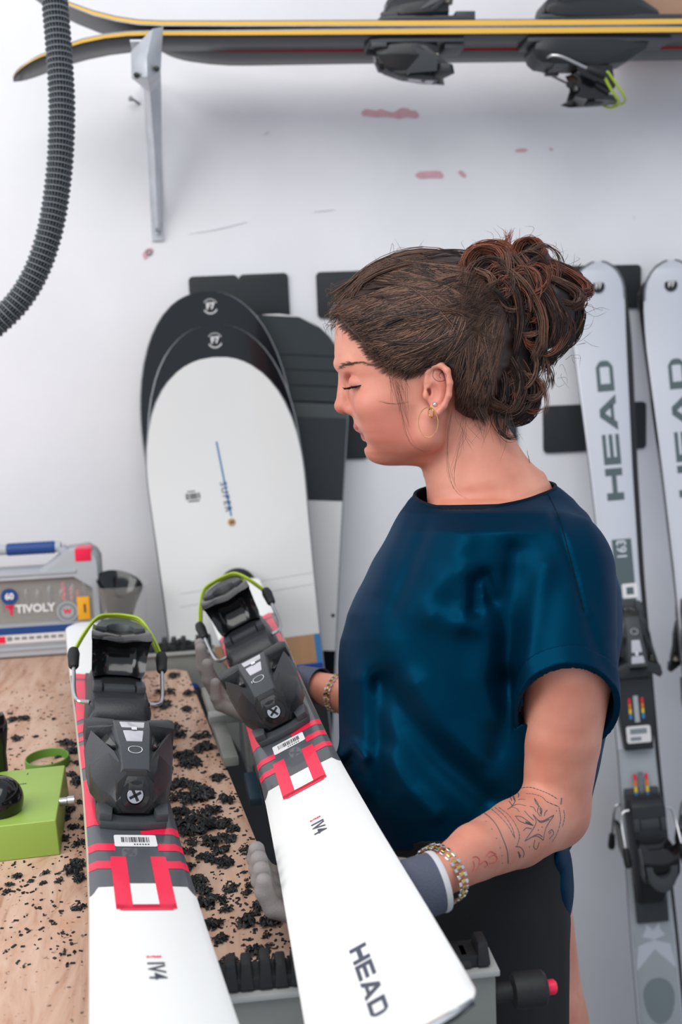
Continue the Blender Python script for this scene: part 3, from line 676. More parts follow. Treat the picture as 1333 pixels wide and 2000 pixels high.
def badge(o, k, R, B, px, py):
    x, y = on_board(o, k, R, B, px, py); zl = k.lift(k.L-y); p = np.array([x, y, zl+.001]); tq = -2*.024*max(0, 1-(k.L-y)/.26)/.26*-1
    m = MB()
    for a0, a1 in ((.15*math.pi, .85*math.pi), (1.15*math.pi, 1.85*math.pi)):
        n = 14
        for i in range(n):
            if i % 2 and a0 < 1: continue
            A = [a0+(a1-a0)*(i+d)/n for d in (0, .85)]
            m.add([(x+r*math.cos(a), y+r*math.sin(a), k.lift(k.L-y-r*math.sin(a))+.0008) for a, r in ((A[0], .0115), (A[1], .0115), (A[1], .0140), (A[0], .0140))], [(0, 1, 2, 3)])
    m.build('round_emblem', m_label, o, smooth=0)
    sl = -2*.024*max(0, 1-(k.L-y)/.26)/.26; sl = -sl
    ty = np.array([0, 1, sl]); ty /= np.linalg.norm(ty); tz = np.array([0, -sl, 1]); tz /= np.linalg.norm(tz)
    text_mesh('F7', .016, 'emblem_lettering', m_label, o, frame((x, y, zl+.0012), (1, 0, 0), ty, tz), bold=.0006)
# farthest first
o, k, R, B = board((546, 617), WY-.035, (528, 1150), 'charcoal and white snowboard with ribbed dark top, standing at the right of the others', Board(1.5, .142, .128, .2, 2.6), [m_sbl, m_wood, m_edge, m_base], WY-.095)
yq = lambda py, px=640: on_board(o, k, R, B, px, py)[1]
m = MB(); band(m, k, yq(792), k.L-.004); m.build('charcoal_panel', m_sbd, o, smooth=40)
m = MB(); band(m, k, yq(978), yq(816)); m.build('slate_panel', m_sbd2, o)
m = MB(); band(m, k, yq(816), yq(790), lift=.0007); m.build('grey_band', mat('board_grey_band', (66, 72, 74), .5), o)
for py in (697, 725, 755, 786):
    m = MB(); y = yq(py); m.hull([(-k.half(k.L-y)+.003, y-.0016, k.lift(k.L-y)+.0004), (k.half(k.L-y)-.003, y-.0016, k.lift(k.L-y)+.0004), (k.half(k.L-y)-.003, y+.0016, k.lift(k.L-y)+.0004), (-k.half(k.L-y)+.003, y+.0016, k.lift(k.L-y)+.0004)],
                         [(-k.half(k.L-y)+.003, y-.0010, k.lift(k.L-y)+.0018), (k.half(k.L-y)-.003, y-.0010, k.lift(k.L-y)+.0018), (k.half(k.L-y)-.003, y+.0010, k.lift(k.L-y)+.0018), (-k.half(k.L-y)+.003, y+.0010, k.lift(k.L-y)+.0018)]); m.build('rib', m_sbk, o)
m = MB(); band(m, k, .002, yq(1271)); m.build('black_panel_or_shade', m_sbk, o)
x, y = on_board(o, k, R, B, 651, 1202); MB().lathe([(.0035, 0), (.0035, .001), (.0002, .001)], 12, (x, y, 0.0003), (0, 0, 1)).build('insert_hole', m_ink, o)
o, k, R, B = board((398, 574), WY-.066, (464, 1180), 'rearmost of the two black snowboards, showing its tip above the other', Board(1.57, .150, .130, .27, 2.0), [m_sbk, m_wood, m_edge, m_base], WY-.140)
badge(o, k, R, B, 411, 602)
o, k, R, B = board((414, 638), WY-.090, (472, 1180), 'black snowboard directly behind the white one', Board(1.5, .148, .130, .26, 2.0), [m_sbk, m_wood, m_edge, m_base], WY-.162)
badge(o, k, R, B, 420, 668)
o, k, R, B = board((416, 702), WY-.113, (472, 1180), 'white snowboard in front of the black ones with a thin blue line', Board(1.45, .150, .134, .24, 2.2), [m_sbw, m_blue, m_edge, m_base], WY-.184)
q = lambda x, y: on_board(o, k, R, B, x, y)
m = MB(); A = np.array(q(423, 863)); Bq = np.array(q(452, 1008)); nn = np.array([-(Bq-A)[1], (Bq-A)[0]]); nn /= np.linalg.norm(nn); nn *= .0015
[m.add([(*(A+(Bq-A)*t+s_*nn), k.lift(k.L-(A+(Bq-A)*t)[1])+.0008) for t, s_ in ((i/14, -1), (i/14, 1), ((i+1)/14, 1), ((i+1)/14, -1))], [(0, 1, 2, 3)]) for i in range(14)]; m.build('blue_line', m_blue, o, smooth=0)
d_ = (Bq-A)/np.linalg.norm(Bq-A); cen = np.array(q(441, 970))
text_mesh('SUPER', .017, 'board_lettering', mat('board_blue_ink', (58, 84, 120), .5), o, frame((*cen, .0012+k.lift(k.L-cen[1])), (*d_, 0), (-d_[1], d_[0], 0), (0, 0, 1)), spacing=1.25)
p = q(453, 1020); MB().lathe([(.0072, 0), (.0072, .0006), (.0002, .0006)], 20, (*p, .0003+k.lift(k.L-p[1])), (0, 0, 1)).build('round_mark', mat('board_tan', (190, 150, 110), .5), o)
p = q(453, 1020); text_mesh('B', .010, 'mark_lettering', m_ink, o, frame((*p, .0012+k.lift(k.L-p[1])), (*d_, 0), (-d_[1], d_[0], 0), (0, 0, 1)), bold=.0002)
p = np.array(q(378, 969)); m = MB()
for i in range(12): m.box((p[0]-.013+i*.0022, p[1], .0009+k.lift(k.L-p[1])), (random.choice([.0007, .0012]), .011, .0003))
m.box((p[0]-.003, p[1]+.009, .0007), (.014, .0016, .0003)); m.box((p[0], p[1]-.009, .0007), (.02, .002, .0003)); m.build('barcode_print', m_ink, o, smooth=0)
m = MB(); m_line = mat('faint_pencil', (186, 188, 190), .4)
for a, b in (((352, 1160), (612, 1118)), ((352, 1186), (614, 1140))):
    A = np.array(q(*a)); Bq = np.array(q(*b)); nn = np.array([-(Bq-A)[1], (Bq-A)[0]]); nn /= np.linalg.norm(nn); nn *= .0004
    m.add([(*(A-nn), .0006), (*(A+nn), .0006), (*(Bq+nn), .0006), (*(Bq-nn), .0006)], [(0, 1, 2, 3)])
m.build('reference_line', m_line, o, smooth=0)
yA = q(600, 1240)[1]
m_wp = mat('wood_print', (186, 142, 104), .4, var=.12, vscale=4, stretch=(14, .5, 1))
m = MB(); band(m, k, .02, yA); m.build('blue_tail_panel', m_blue, o, smooth=40)
m = MB(); band(m, k, q(600, 1296)[1], yA, -.16, q(618, 1260)[0]-.002, lift=.0011); m.build('wood_tail_panel', m_wp, o, smooth=0)
m = MB(); band(m, k, q(600, 1314)[1], q(600, 1298)[1], lift=.0012); m.build('deep_blue_tail_panel', mat('board_deep_blue', (24, 62, 150), .4), o, smooth=40)
m = MB(); band(m, k, .02, q(600, 1313)[1], lift=.0014); m.build('black_panel_or_shade', m_base, o, smooth=40)  # black band painting in the dark void between ski and bench
# ------------------------------------------------------------------ workbench
ZB = .95
m_ply = bpy.data.materials.new('plywood'); m_ply.use_nodes = True; N = NT(m_ply); N.b.inputs['Roughness'].default_value = .62
tc = N.new('ShaderNodeTexCoord'); mp = N.new('ShaderNodeMapping', Scale=(9, 1.6, 4)); N.ln(tc.outputs['Object'], mp.inputs[0])
n1 = N.new('ShaderNodeTexNoise', Scale=4.5, Detail=7.0, Roughness=.65, Distortion=.9); N.ln(mp.outputs[0], n1.inputs['Vector'])
r1 = N.new('ShaderNodeValToRGB'); e = r1.color_ramp.elements; e[0].position = .28; e[0].color = lin((166, 118, 92)); e[1].position = .62; e[1].color = lin((214, 180, 158))
x_ = e.new(.44); x_.color = lin((200, 160, 136)); N.ln(n1.outputs[0], r1.inputs[0])
n2 = N.new('ShaderNodeTexNoise', Scale=7.0, Detail=4.0); N.ln(tc.outputs['Object'], n2.inputs['Vector'])
r2 = N.new('ShaderNodeValToRGB'); e = r2.color_ramp.elements; e[0].position = .60; e[0].color = (0, 0, 0, 1); e[1].position = .72; e[1].color = (.55, .55, .55, 1); N.ln(n2.outputs[0], r2.inputs[0])
mx = N.new('ShaderNodeMix', data_type='RGBA'); N.ln(r2.outputs[0], mx.inputs[0]); N.ln(r1.outputs[0], mx.inputs[6]); mx.inputs[7].default_value = lin((206, 132, 76))
n3 = N.new('ShaderNodeTexNoise', Scale=160.0, Detail=3.0); N.ln(tc.outputs['Object'], n3.inputs['Vector'])
r3 = N.new('ShaderNodeValToRGB'); e = r3.color_ramp.elements; e[0].position = .30; e[0].color = (.25, .25, .25, 1); e[1].position = .36; e[1].color = (1, 1, 1, 1); N.ln(n3.outputs[0], r3.inputs[0])
mm_ = N.new('ShaderNodeMix', data_type='RGBA', blend_type='MULTIPLY'); mm_.inputs[0].default_value = 1; N.ln(mx.outputs[2], mm_.inputs[6]); N.ln(r3.outputs[0], mm_.inputs[7]); N.ln(mm_.outputs[2], N.b.inputs['Base Color'])
bp_ = N.new('ShaderNodeBump', Strength=.25, Distance=.002); N.ln(n1.outputs[0], bp_.inputs['Height']); N.ln(bp_.outputs[0], N.b.inputs['Normal'])
m_frame = mat('bench_timber', (150, 118, 90), .7, var=.2, vscale=5, stretch=(6, 6, 1))
bench = thing('workbench', (-.5, -.6, FZ), 'wooden workbench with a worn plywood top strewn with black shavings', 'workbench')
bl = lambda x, y, z: (x+.5, y+.6, z-FZ)
top_poly = [(-1.2, .19), (-.235, .19), (-.235, -.158), (-.085, -.158), (-.066, -.175), (.053, -1.095), (-.115, -1.125), (-.115, -1.31), (-1.2, -1.31)]
MB().prism(top_poly, ZB-.036, ZB, f=bl).build('worktop', m_ply, bench, bevel=.002)
for x, y in ((-1.1, .02), (-1.1, -1.2), (-.20, -1.2), (-.28, .03), (-.10, -.95)): MB().box(bl(x, y, (ZB-.036+FZ)/2), (.07, .07, ZB-.0365-FZ)).build('leg', m_frame, bench, bevel=.003)
MB().box(bl(-.65, -1.2, .5), (.8, .04, .08)).build('rail', m_frame, bench, bevel=.002); MB().box(bl(-.65, .02, .5), (.8, .04, .08)).build('rail', m_frame, bench, bevel=.002)
# ------------------------------------------------------------------ ski vises
m_vise = mat('vise_grey', (138, 140, 134), .45, .15, var=.08, vscale=30)
m_vise2 = mat('vise_light_grey', (172, 174, 172), .45, .2)
def vise(x0, x1, y, label, jaws, knob=True, wing=False, z0=ZB):
    o = thing('ski_vise', (x0, y, z0), label, 'vise', 'ski vises on the workbench')
    f = lambda X, Z, t: (X, t, Z)
    m = MB(); wd = x1-x0
    if wing: pr = [(0, .0), (0, .040), (.004, .045), (wd-.004, .045), (wd, .04), (wd+.075, -.055), (wd+.10, -.14), (wd+.05, -.16), (wd-.006, -.055), (wd-.03, -.008), (wd-.06, 0.0)]
    else: pr = [(0, .0), (0, .040), (.004, .045), (wd-.004, .045), (wd, .04), (wd, -.05), (wd-.02, -.062), (wd-.05, -.062), (wd-.07, .0)]
    m.hull([(X, -.012, Z) for X, Z in pr], [(X, .012, Z) for X, Z in pr]); bd = m.build('body', m_vise, o, bevel=.002)
    m = MB(); m.box((wd/2, 0, .0475), (wd+.004, .036, .005)); m.build('top_rail', m_vise2, o, bevel=.001)
    m = MB(); m.box((wd/2, .002, .055), (wd-.01, .026, .010)); m.build('rubber_strip', m_rubber, o, bevel=.001)
    for (jx, jy, h) in jaws:
        m = MB(); m.hull([(jx-.0055, -.014, .052), (jx+.0055, -.014, .052), (jx+.0055, .014, .052), (jx-.0055, .014, .052)], [(jx-.004, -.009, .052+h), (jx+.004, -.009, .052+h), (jx+.004, .009, .052+h), (jx-.004, .009, .052+h)])
        m.build('jaw_tooth', m_rubber, o, bevel=.002)
    if knob:
        c = (wd+.001, 0, .02)
        m = MB(); m.lathe([(.008, 0), (.008, .014), (.0135, .016), (.0145, .020), (.0145, .040), (.012, .043), (.006, .044)], 18, c, (1, 0, 0)); kn = m.build('clamp_knob', m_rubber, o)
        m = MB(); m.lathe([(.006, .0435), (.006, .050), (.004, .052), (.0002, .0522)], 14, c, (1, 0, 0)); m.build('red_cap', m_red, kn)
        MB().lathe([(.005, -.02), (.005, .006)], 12, c, (1, 0, 0)).build('spindle', m_dsteel, o)
    return o
fa = aty(205, 1290, -.135); fb = aty(418, 1278, -.135)
vise(fa[0], fb[0], -.135, 'grey ski vise at the far end of the bench with black rubber teeth', [(aty(px, 1262, -.135)[0]-fa[0], 0, .020) for px in (295, 322, 340, 359, 388, 408)], False, True, ZB-.024)
kx = aty(465, 1146, .004); far_v = bpy.data.objects['ski_vise']; kl = kx-np.array([fa[0], -.135, ZB-.024])
MB().lathe([(.026, -.010), (.033, -.008), (.034, -.002), (.034, .005), (.031, .008), (.012, .009), (.0115, .006), (.0003, .006)], 30, kl, (0, -1, 0)).build('clamp_wheel', m_rubber, far_v, bevel=.0008)
MB().tube(bez([kl+np.array([0, -.002, 0]), kl+np.array([0, -.006, -.05]), kl+np.array([-.002, -.018, -.085]), kl+np.array([-.02, -.135, -.105])], 6), .0048, 12).build('clamp_post', m_dsteel, far_v)
na = aty(205, 1958, -1.14); nb = aty(962, 1895, -1.14)
vise(na[0], nb[0], -1.14, 'grey ski vise at the near end of the bench with a red-capped knob', [(aty(px, 1910, -1.14)[0]-na[0], 0, h) for px, h in ((452, .020), (482, .020), (519, .022), (549, .018), (580, .02), (610, .02), (640, .02), (668, .02), (905, .008), (940, .018))], True, False, ZB-.034)
# far and near supports hold the ski up
for y, lab, z0 in ((-.135, 'black rubber block under the far end of the bench ski', ZB-.024), (-1.14, 'black rubber block under the near end of the bench ski', ZB-.034)):
    t = ((y-OL[1])/-RL[1, 1]); c = OL+(-RL[:, 1])*t; zt = c[2]-.022
    o = thing('ski_support', (c[0], y, z0+.0605), lab, 'support')
    hb_ = zt-z0-.0605+.003; MB().box((0, 0, hb_/2), (.055, .024, hb_)).build('block', m_rubber, o, bevel=.002)
# side vise along the bench's right edge: sloping channel, cross block and clear scale plate
q = lambda x, y, z: atz(x, y, z)
sv = thing('side_clamp', q(430, 1420, ZB), 'grey metal clamp bar bolted along the right edge of the bench', 'clamp')
A, B_ = q(404, 1350, ZB+.012), q(452, 1488, ZB+.012)
d = (B_-A)/np.linalg.norm(B_-A); lt = np.array([d[1], -d[0], 0])*-1; lt = lt if lt[0] > 0 else -lt
lt = lt/np.linalg.norm(lt)
def bar(m, P, Q, w_, h_, up=np.array([0, 0, 1.])):
    dd = (Q-P)/np.linalg.norm(Q-P); l = np.cross(up, dd); l /= np.linalg.norm(l); u = np.cross(dd, l)
    cs = [(-w_/2, -h_/2), (w_/2, -h_/2), (w_/2, h_/2), (-w_/2, h_/2)]; m.hull([P+l*a+u*b for a, b in cs], [Q+l*a+u*b for a, b in cs])
m = MB(); bar(m, A, A+(B_-A)*.52, .016, .014); m.build('upper_bar', m_vise, sv, world=True, bevel=.003)
m = MB(); bar(m, A+(B_-A)*.45, B_, .019, .012); m.build('lower_bar', m_vise, sv, world=True, bevel=.002)
m = MB(); bar(m, A+(B_-A)*.50-lt*.012+np.array([0, 0, .008]), A+(B_-A)*.50+lt*.03+np.array([0, 0, .008]), .026, .012); m.build('cross_block', m_vise2, sv, world=True, bevel=.002)
m = MB(); bar(m, B_+lt*.022-np.array([0, 0, .02]), B_+lt*.022+d*.05-np.array([0, 0, .035]), .016, .012); m.build('dark_lever', mat('dark_teal_lever', (40, 62, 74), .4), sv, world=True, bevel=.003)
C0 = A+(B_-A)*.5+lt*.032
m_acr = mat('clear_acrylic', (150, 152, 150), .15, alpha=.45, coat=.4)
m = MB(); f2 = lambda a, b, c: tuple(C0+d*a+lt*c+np.array([0, 0, b]))
m.hull([f2(-.03, .01, 0), f2(.085, .01, 0), f2(.085, -.06, 0), f2(-.03, -.06, 0)], [f2(-.03, .01, .003), f2(.085, .01, .003), f2(.085, -.06, .003), f2(-.03, -.06, .003)]); m.build('clear_plate', m_acr, sv, world=True, bevel=.0008)
m = MB(); m.hull([f2(-.04, -.03, .02), f2(.10, -.03, .02), f2(.10, -.09, .02), f2(-.04, -.09, .02)], [f2(-.04, -.03, .045), f2(.10, -.03, .045), f2(.10, -.09, .045), f2(-.04, -.09, .045)]); m.build('lower_jaw', m_vise, sv, world=True, bevel=.003)
m = MB(); p0 = A+lt*.012+np.array([0, 0, -.01]); m.box(p0, (.012, .02, .01)); m.build('blue_tab', mat('blue_plastic', (20, 74, 168), .4), sv, world=True, bevel=.002)
# ------------------------------------------------------------------ green edge tool box, knob, ring
m_green = mat('lime_green_paint', (152, 182, 82), .42, var=.03, vscale=30)
m_dgreen = mat('green_rubber', (92, 138, 52), .55)
P1 = q(118, 1670, ZB); 
gx, gy = P1[0], P1[1]
gt = thing('edge_tool', (gx, gy, ZB), 'lime green box-shaped edge grinding tool with black ball knob, at left on the bench', 'tool')
R = rotz(math.radians(4)); loc = lambda x, y, z: tuple(R@np.array([x, y, z]))
zt = aty(112, 1602, gy)[2]-ZB; dp = atz(97, 1495, ZB+zt)[1]-gy
m = MB(); m.hull([loc(-.19, 0, 0), loc(0, 0, 0), loc(0, dp, 0), loc(-.19, dp, 0)], [loc(-.19, 0.0015, zt), loc(-.0015, 0.0015, zt), loc(-.0015, dp-.0015, zt), loc(-.19, dp-.0015, zt)]); m.build('housing', m_green, gt, bevel=.0022, seg=3)
kc = aty(-2, 1562, gy+.035)-np.array([gx, gy, ZB])
m = MB(); m.ball(kc, .0255, 28, 18); kb = m.build('ball_knob', m_gloss, gt)
m = MB(); m.lathe([(.008, zt-.004), (.008, kc[2])], 14, (kc[0], kc[1], 0), (0, 0, 1)); m.build('knob_stem', m_gloss, gt)
hc = atz(0, 1500, ZB+zt)-np.array([gx, gy, ZB])
m = MB(); m.lathe([(.012, zt-.002), (.0115, zt+.02), (.015, zt+.045), (.0155, zt+.055), (.012, zt+.066), (.004, zt+.070)], 20, (hc[0]-.002, hc[1]-.004, 0), (0, 0, 1)); m.build('handle', m_gloss, gt)
bc = aty(110, 1567, gy+dp*.35)-np.array([gx, gy, ZB])
m = MB(); m.lathe([(.0045, -.004), (.0045, .004), (.0055, .005), (.0055, .012), (.004, .0125)], 14, (-.002, bc[1], bc[2]), loc(1, 0, 0)); m.build('side_bolt', m_steel, gt)
tp = atz(48, 1531, ZB+zt)-np.array([gx, gy, ZB]); m = MB()
for i, (dx, w_) in enumerate(((-.0075, .0014), (-.0052, .0016), (-.0032, .0008), (-.0012, .0016), (.001, .0016))): m.box((tp[0]+dx, tp[1]+dx*.07, zt+.0003), (w_, .0016, .0003))
m.build('tool_lettering', m_ink, gt, smooth=0)
m = MB(); t2 = atz(54, 1512, ZB+zt)-np.array([gx, gy, ZB]); m.box((t2[0], t2[1], zt+.0003), (.0008, .005, .0003)); m.build('tick_mark', m_ink, gt, smooth=0)
rc = atz(93, 1488, ZB+.004)
rg = thing('rubber_ring', (rc[0], rc[1], ZB), 'green rubber ring standing behind the lime green tool', 'ring')
m = MB(); m.lathe([(.0252, .0), (.0258, .005), (.0255, .0105), (.0236, .0108), (.0236, .0002)], 40, (0, 0, 0), (0, 0, 1), caps=False); vs = m
m.loft([[(r*math.cos(a)*1.08, r*math.sin(a)*1.25, z) for a in np.arange(40)*2*math.pi/40] for r, z in ((.0236, .0002), (.0252, .0), (.0258, .005), (.0255, .0105), (.0245, .0112), (.0236, .0106), (.0236, .0002))], False); m.v = m.v[200:]; m.f = [[i-200 for i in f] for f in m.f if min(f) >= 200]; m.m = [0]*len(m.f)
m.build('band', m_dgreen, rg, smooth=50)
# ------------------------------------------------------------------ bit case against the wall
m_case = mat('case_grey', (176, 180, 186), .45, var=.03, vscale=20); m_case2 = mat('case_dark_grey', (150, 154, 158), .5)
m_navy = mat('navy_plastic', (28, 68, 132), .45); m_yel = mat('yellow_tag', (240, 172, 40), .45)
m_pane = mat('clear_case_window', (236, 236, 232), .06, alpha=.16, coat=.6); m_in = mat('case_interior', (104, 98, 90), .7, var=.2, vscale=40)
yc = -.022; c0 = aty(203, 1262, yc); wl_ = .34; x1 = c0[0]
cs = thing('bit_case', (x1-wl_/2, yc+.036, ZB), 'grey drill bit case with blue grip and red latch standing against the wall', 'case')
pxz = lambda px, py: (aty(px, py, yc)[0]-(x1-wl_/2), aty(px, py, yc)[2]-ZB)
h_top = pxz(150, 1072)[1]; hl = wl_/2
out = [(-hl, .012), (-hl+.006, .002), (hl-.006, .002), (hl, .012), (hl, h_top-.022), (hl-.006, h_top-.010), (hl-.020, h_top), (hl-.060, h_top-.004), (hl-.086, h_top-.026), (hl-.10, h_top-.036), (-hl+.10, h_top-.036), (-hl+.086, h_top-.026), (-hl+.06, h_top-.004), (-hl+.02, h_top), (-hl+.006, h_top-.01), (-hl, h_top-.022)]
wt = pxz(140, 1127)[1]; wb = pxz(60, 1222)[1]; wr = pxz(182, 1180)[0]
win = [(-wr, wb), (wr, wb), (wr, wt-.022), (pxz(143, 1127)[0], wt), (-pxz(143, 1127)[0], wt), (-wr, wt-.022)]
# back shell and front frame (frame = outline minus window, as a loft between the two outlines)
m = MB(); m.hull([(x, .036, z) for x, z in out], [(x, -.004, z) for x, z in out]); m.build('back_shell', m_case2, cs, bevel=.003)
def resample(P, n):
    P = np.array(P+[P[0]]); L = np.concatenate([[0], np.cumsum(np.linalg.norm(np.diff(P, axis=0), axis=1))]); t = np.linspace(0, L[-1], n, endpoint=False); return np.stack([np.interp(t, L, P[:, i]) for i in (0, 1)], 1)
def polar(P, c, n):
    out_ = []; P = np.array(P); m_ = len(P)
    for a in np.arange(n)*2*math.pi/n:
        dvec = np.array([math.cos(a), math.sin(a)]); best = None
        for i in range(m_):
            p, q_ = P[i]-c, P[(i+1) % m_]-c; e_ = q_-p; den = dvec[0]*e_[1]-dvec[1]*e_[0]
            if abs(den) < 1e-12: continue
            t = (p[0]*e_[1]-p[1]*e_[0])/den; u = (p[0]*dvec[1]-p[1]*dvec[0])/den
            if t > 0 and -1e-6 <= u <= 1+1e-6 and (best is None or t > best): best = t
        out_.append(c+dvec*best)
    return np.array(out_)
cw = np.array([0, (wt+wb)/2]); n = 160; PO, PI_ = polar(out, cw, n), polar(win, cw, n)
R4 = [[(x, y, z) for x, z in PP] for PP, y in ((PO, -.004), (PO*.985+cw*.015, -.034), (PI_*1.01-cw*.01, -.036), (PI_, -.030), (PI_, -.012))]
MB().loft(R4, False).build('front_frame', m_case, cs, smooth=30)
MB().hull([(x, -.010, z) for x, z in win], [(x, -.006, z) for x, z in win]).build('interior_tray', m_in, cs)
MB().hull([(x*1.002, -.029, z) for x, z in win], [(x*1.002, -.0275, z) for x, z in win]).build('clear_window', m_pane, cs)
m = MB()
for i in range(15):                                # bits standing behind the window
    x = -wr+.015+i*(2*wr-.03)/14; hh_ = random.uniform(.035, .06)
    MB().lathe([(.002, 0), (.003, .004), (.003, hh_*.5), (.0045, hh_*.5+.002), (.0045, hh_*.8), (.001, hh_)], 8, (x, -.016, wb+.022), (0, 0, 1)).build('drill_bit', random.choice([m_dsteel, m_dsteel, m_ink]), cs)
for px, y0, y1, r in ((123, 1140, 1178, .0028), (138, 1150, 1178, .0022), (150, 1157, 1178, .0018)):
    a, b = pxz(px, y1), pxz(px, y0); zz = np.linspace(a[1], b[1], 16)
    MB().tube([(a[0]+.0012*math.cos(i*1.3), -.018+.0012*math.sin(i*1.3), z) for i, z in enumerate(zz)], r, 6).build('drill_bit', m_red if px != 138 else mat('pale_red', (214, 120, 126), .5), cs)
# lower label strips
zb0, zb1 = pxz(60, 1222)[1], pxz(60, 1236)[1]; zb2 = pxz(60, 1252)[1]
y_ = -.0355
MB().box((0, -.0362, zb0-.0075), (2*wr+.006, .0012, .0125)).build('blue_label_band', m_navy, cs, smooth=0)
MB().box((0, -.0362, (zb1+zb2)/2-.002), (2*wr+.006, .0012, .0155)).build('white_label_strip', m_label, cs, smooth=0)
m = MB()
for i in range(14): m.box((-.04+i*.0125, -.0371, (zb1+zb2)/2-.001), (.0088, .0004, .0075 if i < 5 else .005))
m.build('pictogram', m_mgrey, cs, smooth=0)
MB().box((pxz(3, 1245)[0], -.0372, (zb1+zb2)/2-.002), (.013, .0006, .012)).build('red_pictogram', m_red, cs, smooth=0)
m = MB()
for zz in (pxz(60, 1258)[1], pxz(60, 1268)[1]): m.box((0, -.034, zz), (2*hl-.02, .006, .0022))
m.build('lower_ridge', m_case, cs, bevel=.0008)
m = MB(); m.box((0, -.034, wt+.010), (2*wr-.05, .008, .006)); m.build('upper_ridge', m_case, cs, bevel=.002)
# handle with blue grip, mirrored ends
hz = pxz(50, 1078)[1]; hxr = pxz(104, 1078)[0]; cxh = pxz(10, 1078)[0]
m = MB(); hr = pxz(133, 1095)
m.tube(bez([(-hr[0]+2*0, .0, hr[1]-.004), (-hxr-.008, .0, hz-.002), (-hxr+.01, 0, hz), (hxr-.01, 0, hz), (hxr+.008, 0, hz-.002), (hr[0], 0, hr[1]-.004)], 6), .0095, 12); m.build('handle', m_case, cs)
m = MB(); xa, xb = pxz(6, 1080)[0], pxz(103, 1078)[0]
m.lathe([(.0098, 0), (.0108, .002)]+[(.0108+.0006*(i % 2), .002+(xb-xa-.004)*i/24) for i in range(25)]+[(.0098, xb-xa)], 18, (xa, 0, hz), (1, 0, 0)); m.build('blue_grip', m_navy, cs)
lx = pxz(162, 1085)
MB().box((lx[0], -.014, lx[1]+.001), (.0275, .044, .0225)).build('red_latch', m_red, cs, bevel=.002)
m = MB(); ta = pxz(163, 1189); m.box((ta[0], -.0305, ta[1]), (.0215, .0025, .041)); tg = m.build('yellow_tag', m_yel, cs, bevel=.001); MB().box((ta[0]+.002, -.0322, ta[1]), (.003, .0006, .015)).build('tag_mark', m_ink, cs, smooth=0)
def case_text(t, px, py, size, m_, sp=1.0, bold=0.0): a = pxz(px, py); return text_mesh(t, size, 'case_lettering', m_, cs, frame((a[0], -.0296, a[1]), (1, 0, 0), (0, 0, 1), (0, -1, 0)), spacing=sp, bold=bold)
m_wink = mat('white_ink', (232, 232, 232), .5)
case_text('TIVOLY', 68, 1190, .020, m_wink, 1.0, .0007); 
m = MB(); a = pxz(18, 1192); m.box((a[0], -.0297, a[1]+.005), (.015, .0006, .0045)); m.box((a[0]+.002, -.0297, a[1]-.003), (.005, .0006, .014)); m.build('red_mark', m_red, cs, smooth=0)
a = pxz(17, 1167); m = MB(); m.lathe([(.0145, 0), (.0145, .0006), (.0002, .0006)], 28, (a[0], -.0293, a[1]), (0, -1, 0)); m.build('blue_disc', m_navy, cs, smooth=0)
text_mesh('60', .015, 'disc_lettering', m_wink, cs, frame((a[0], -.0304, a[1]), (1, 0, 0), (0, 0, 1), (0, -1, 0)), bold=.0006)
a = pxz(131, 1196); m = MB(); m.lathe([(.0185, 0), (.0185, .0005), (.0002, .0005)], 30, (a[0], -.0293, a[1]), (0, -1, 0)); m.build('round_seal', m_lgrey, cs, smooth=0)
m = MB(); m.lathe([(.0155, .0005), (.0155, .0009), (.011, .0009), (.011, .0005)], 30, (a[0], -.0293, a[1]), (0, -1, 0), caps=False); m.build('seal_ring', m_mgrey, cs, smooth=0)
text_mesh('W', .013, 'seal_lettering', m_red, cs, frame((a[0], -.0303, a[1]), (1, 0, 0), (0, 0, 1), (0, -1, 0)), bold=.0005)
# ------------------------------------------------------------------ clear plastic cup with a dark insert
ca = aty(250, 1262, -.01); 
cp = thing('plastic_holder', (ca[0], -.02, ZB), 'clear plastic holder with a dark curved insert, beside the bit case', 'holder')
m_cp = mat('clear_plastic', (228, 226, 222), .08, alpha=.10, coat=.4); m_smk = mat('smoked_plastic', (16, 20, 21), .12, coat=.3)
zt = aty(285, 1138, -.02)[2]-ZB
w0, w1 = .034, .044
rgs = [[(x*s_, y*s_, z) for x, y in rrect(2, 1.5, .5, 5)] for s_, z in ((w0, 0.0), (w0, .003), (w0*1.12, zt*.5), (w1, zt), (w1-.0016, zt), (w0*1.12-.0016, zt*.5), (w0-.0016, .005))]
MB().loft(rgs, True).build('clear_shell', m_cp, cp, smooth=50)
m = MB(); rings = []
for t, z in ((0, zt*.36), (.25, zt*.5), (.6, zt*.78), (1, zt*1.02)):
    rx = .014+.026*t; rings.append([(-.010+rx*math.cos(a)+.004*t, .8*rx*math.sin(a), z+(.010*t*(-math.cos(a))+.016*t*math.sin(a))) for a in np.arange(24)*2*math.pi/24])
for t, z in ((.97, zt*1.0), (.6, zt*.80), (.25, zt*.54)):
    rx = .014+.026*t-.0016; rings.append([(-.010+rx*math.cos(a)+.004*t, .8*rx*math.sin(a), z+(.010*t*(-math.cos(a))+.016*t*math.sin(a))) for a in np.arange(24)*2*math.pi/24])
m.loft(rings, True).build('dark_insert', m_smk, cp, smooth=50)
MB().box((.02, -.0235, zt*.30), (.006, .0012, .03)).build('hanger_slot', m_lgrey, cp, bevel=.0005)
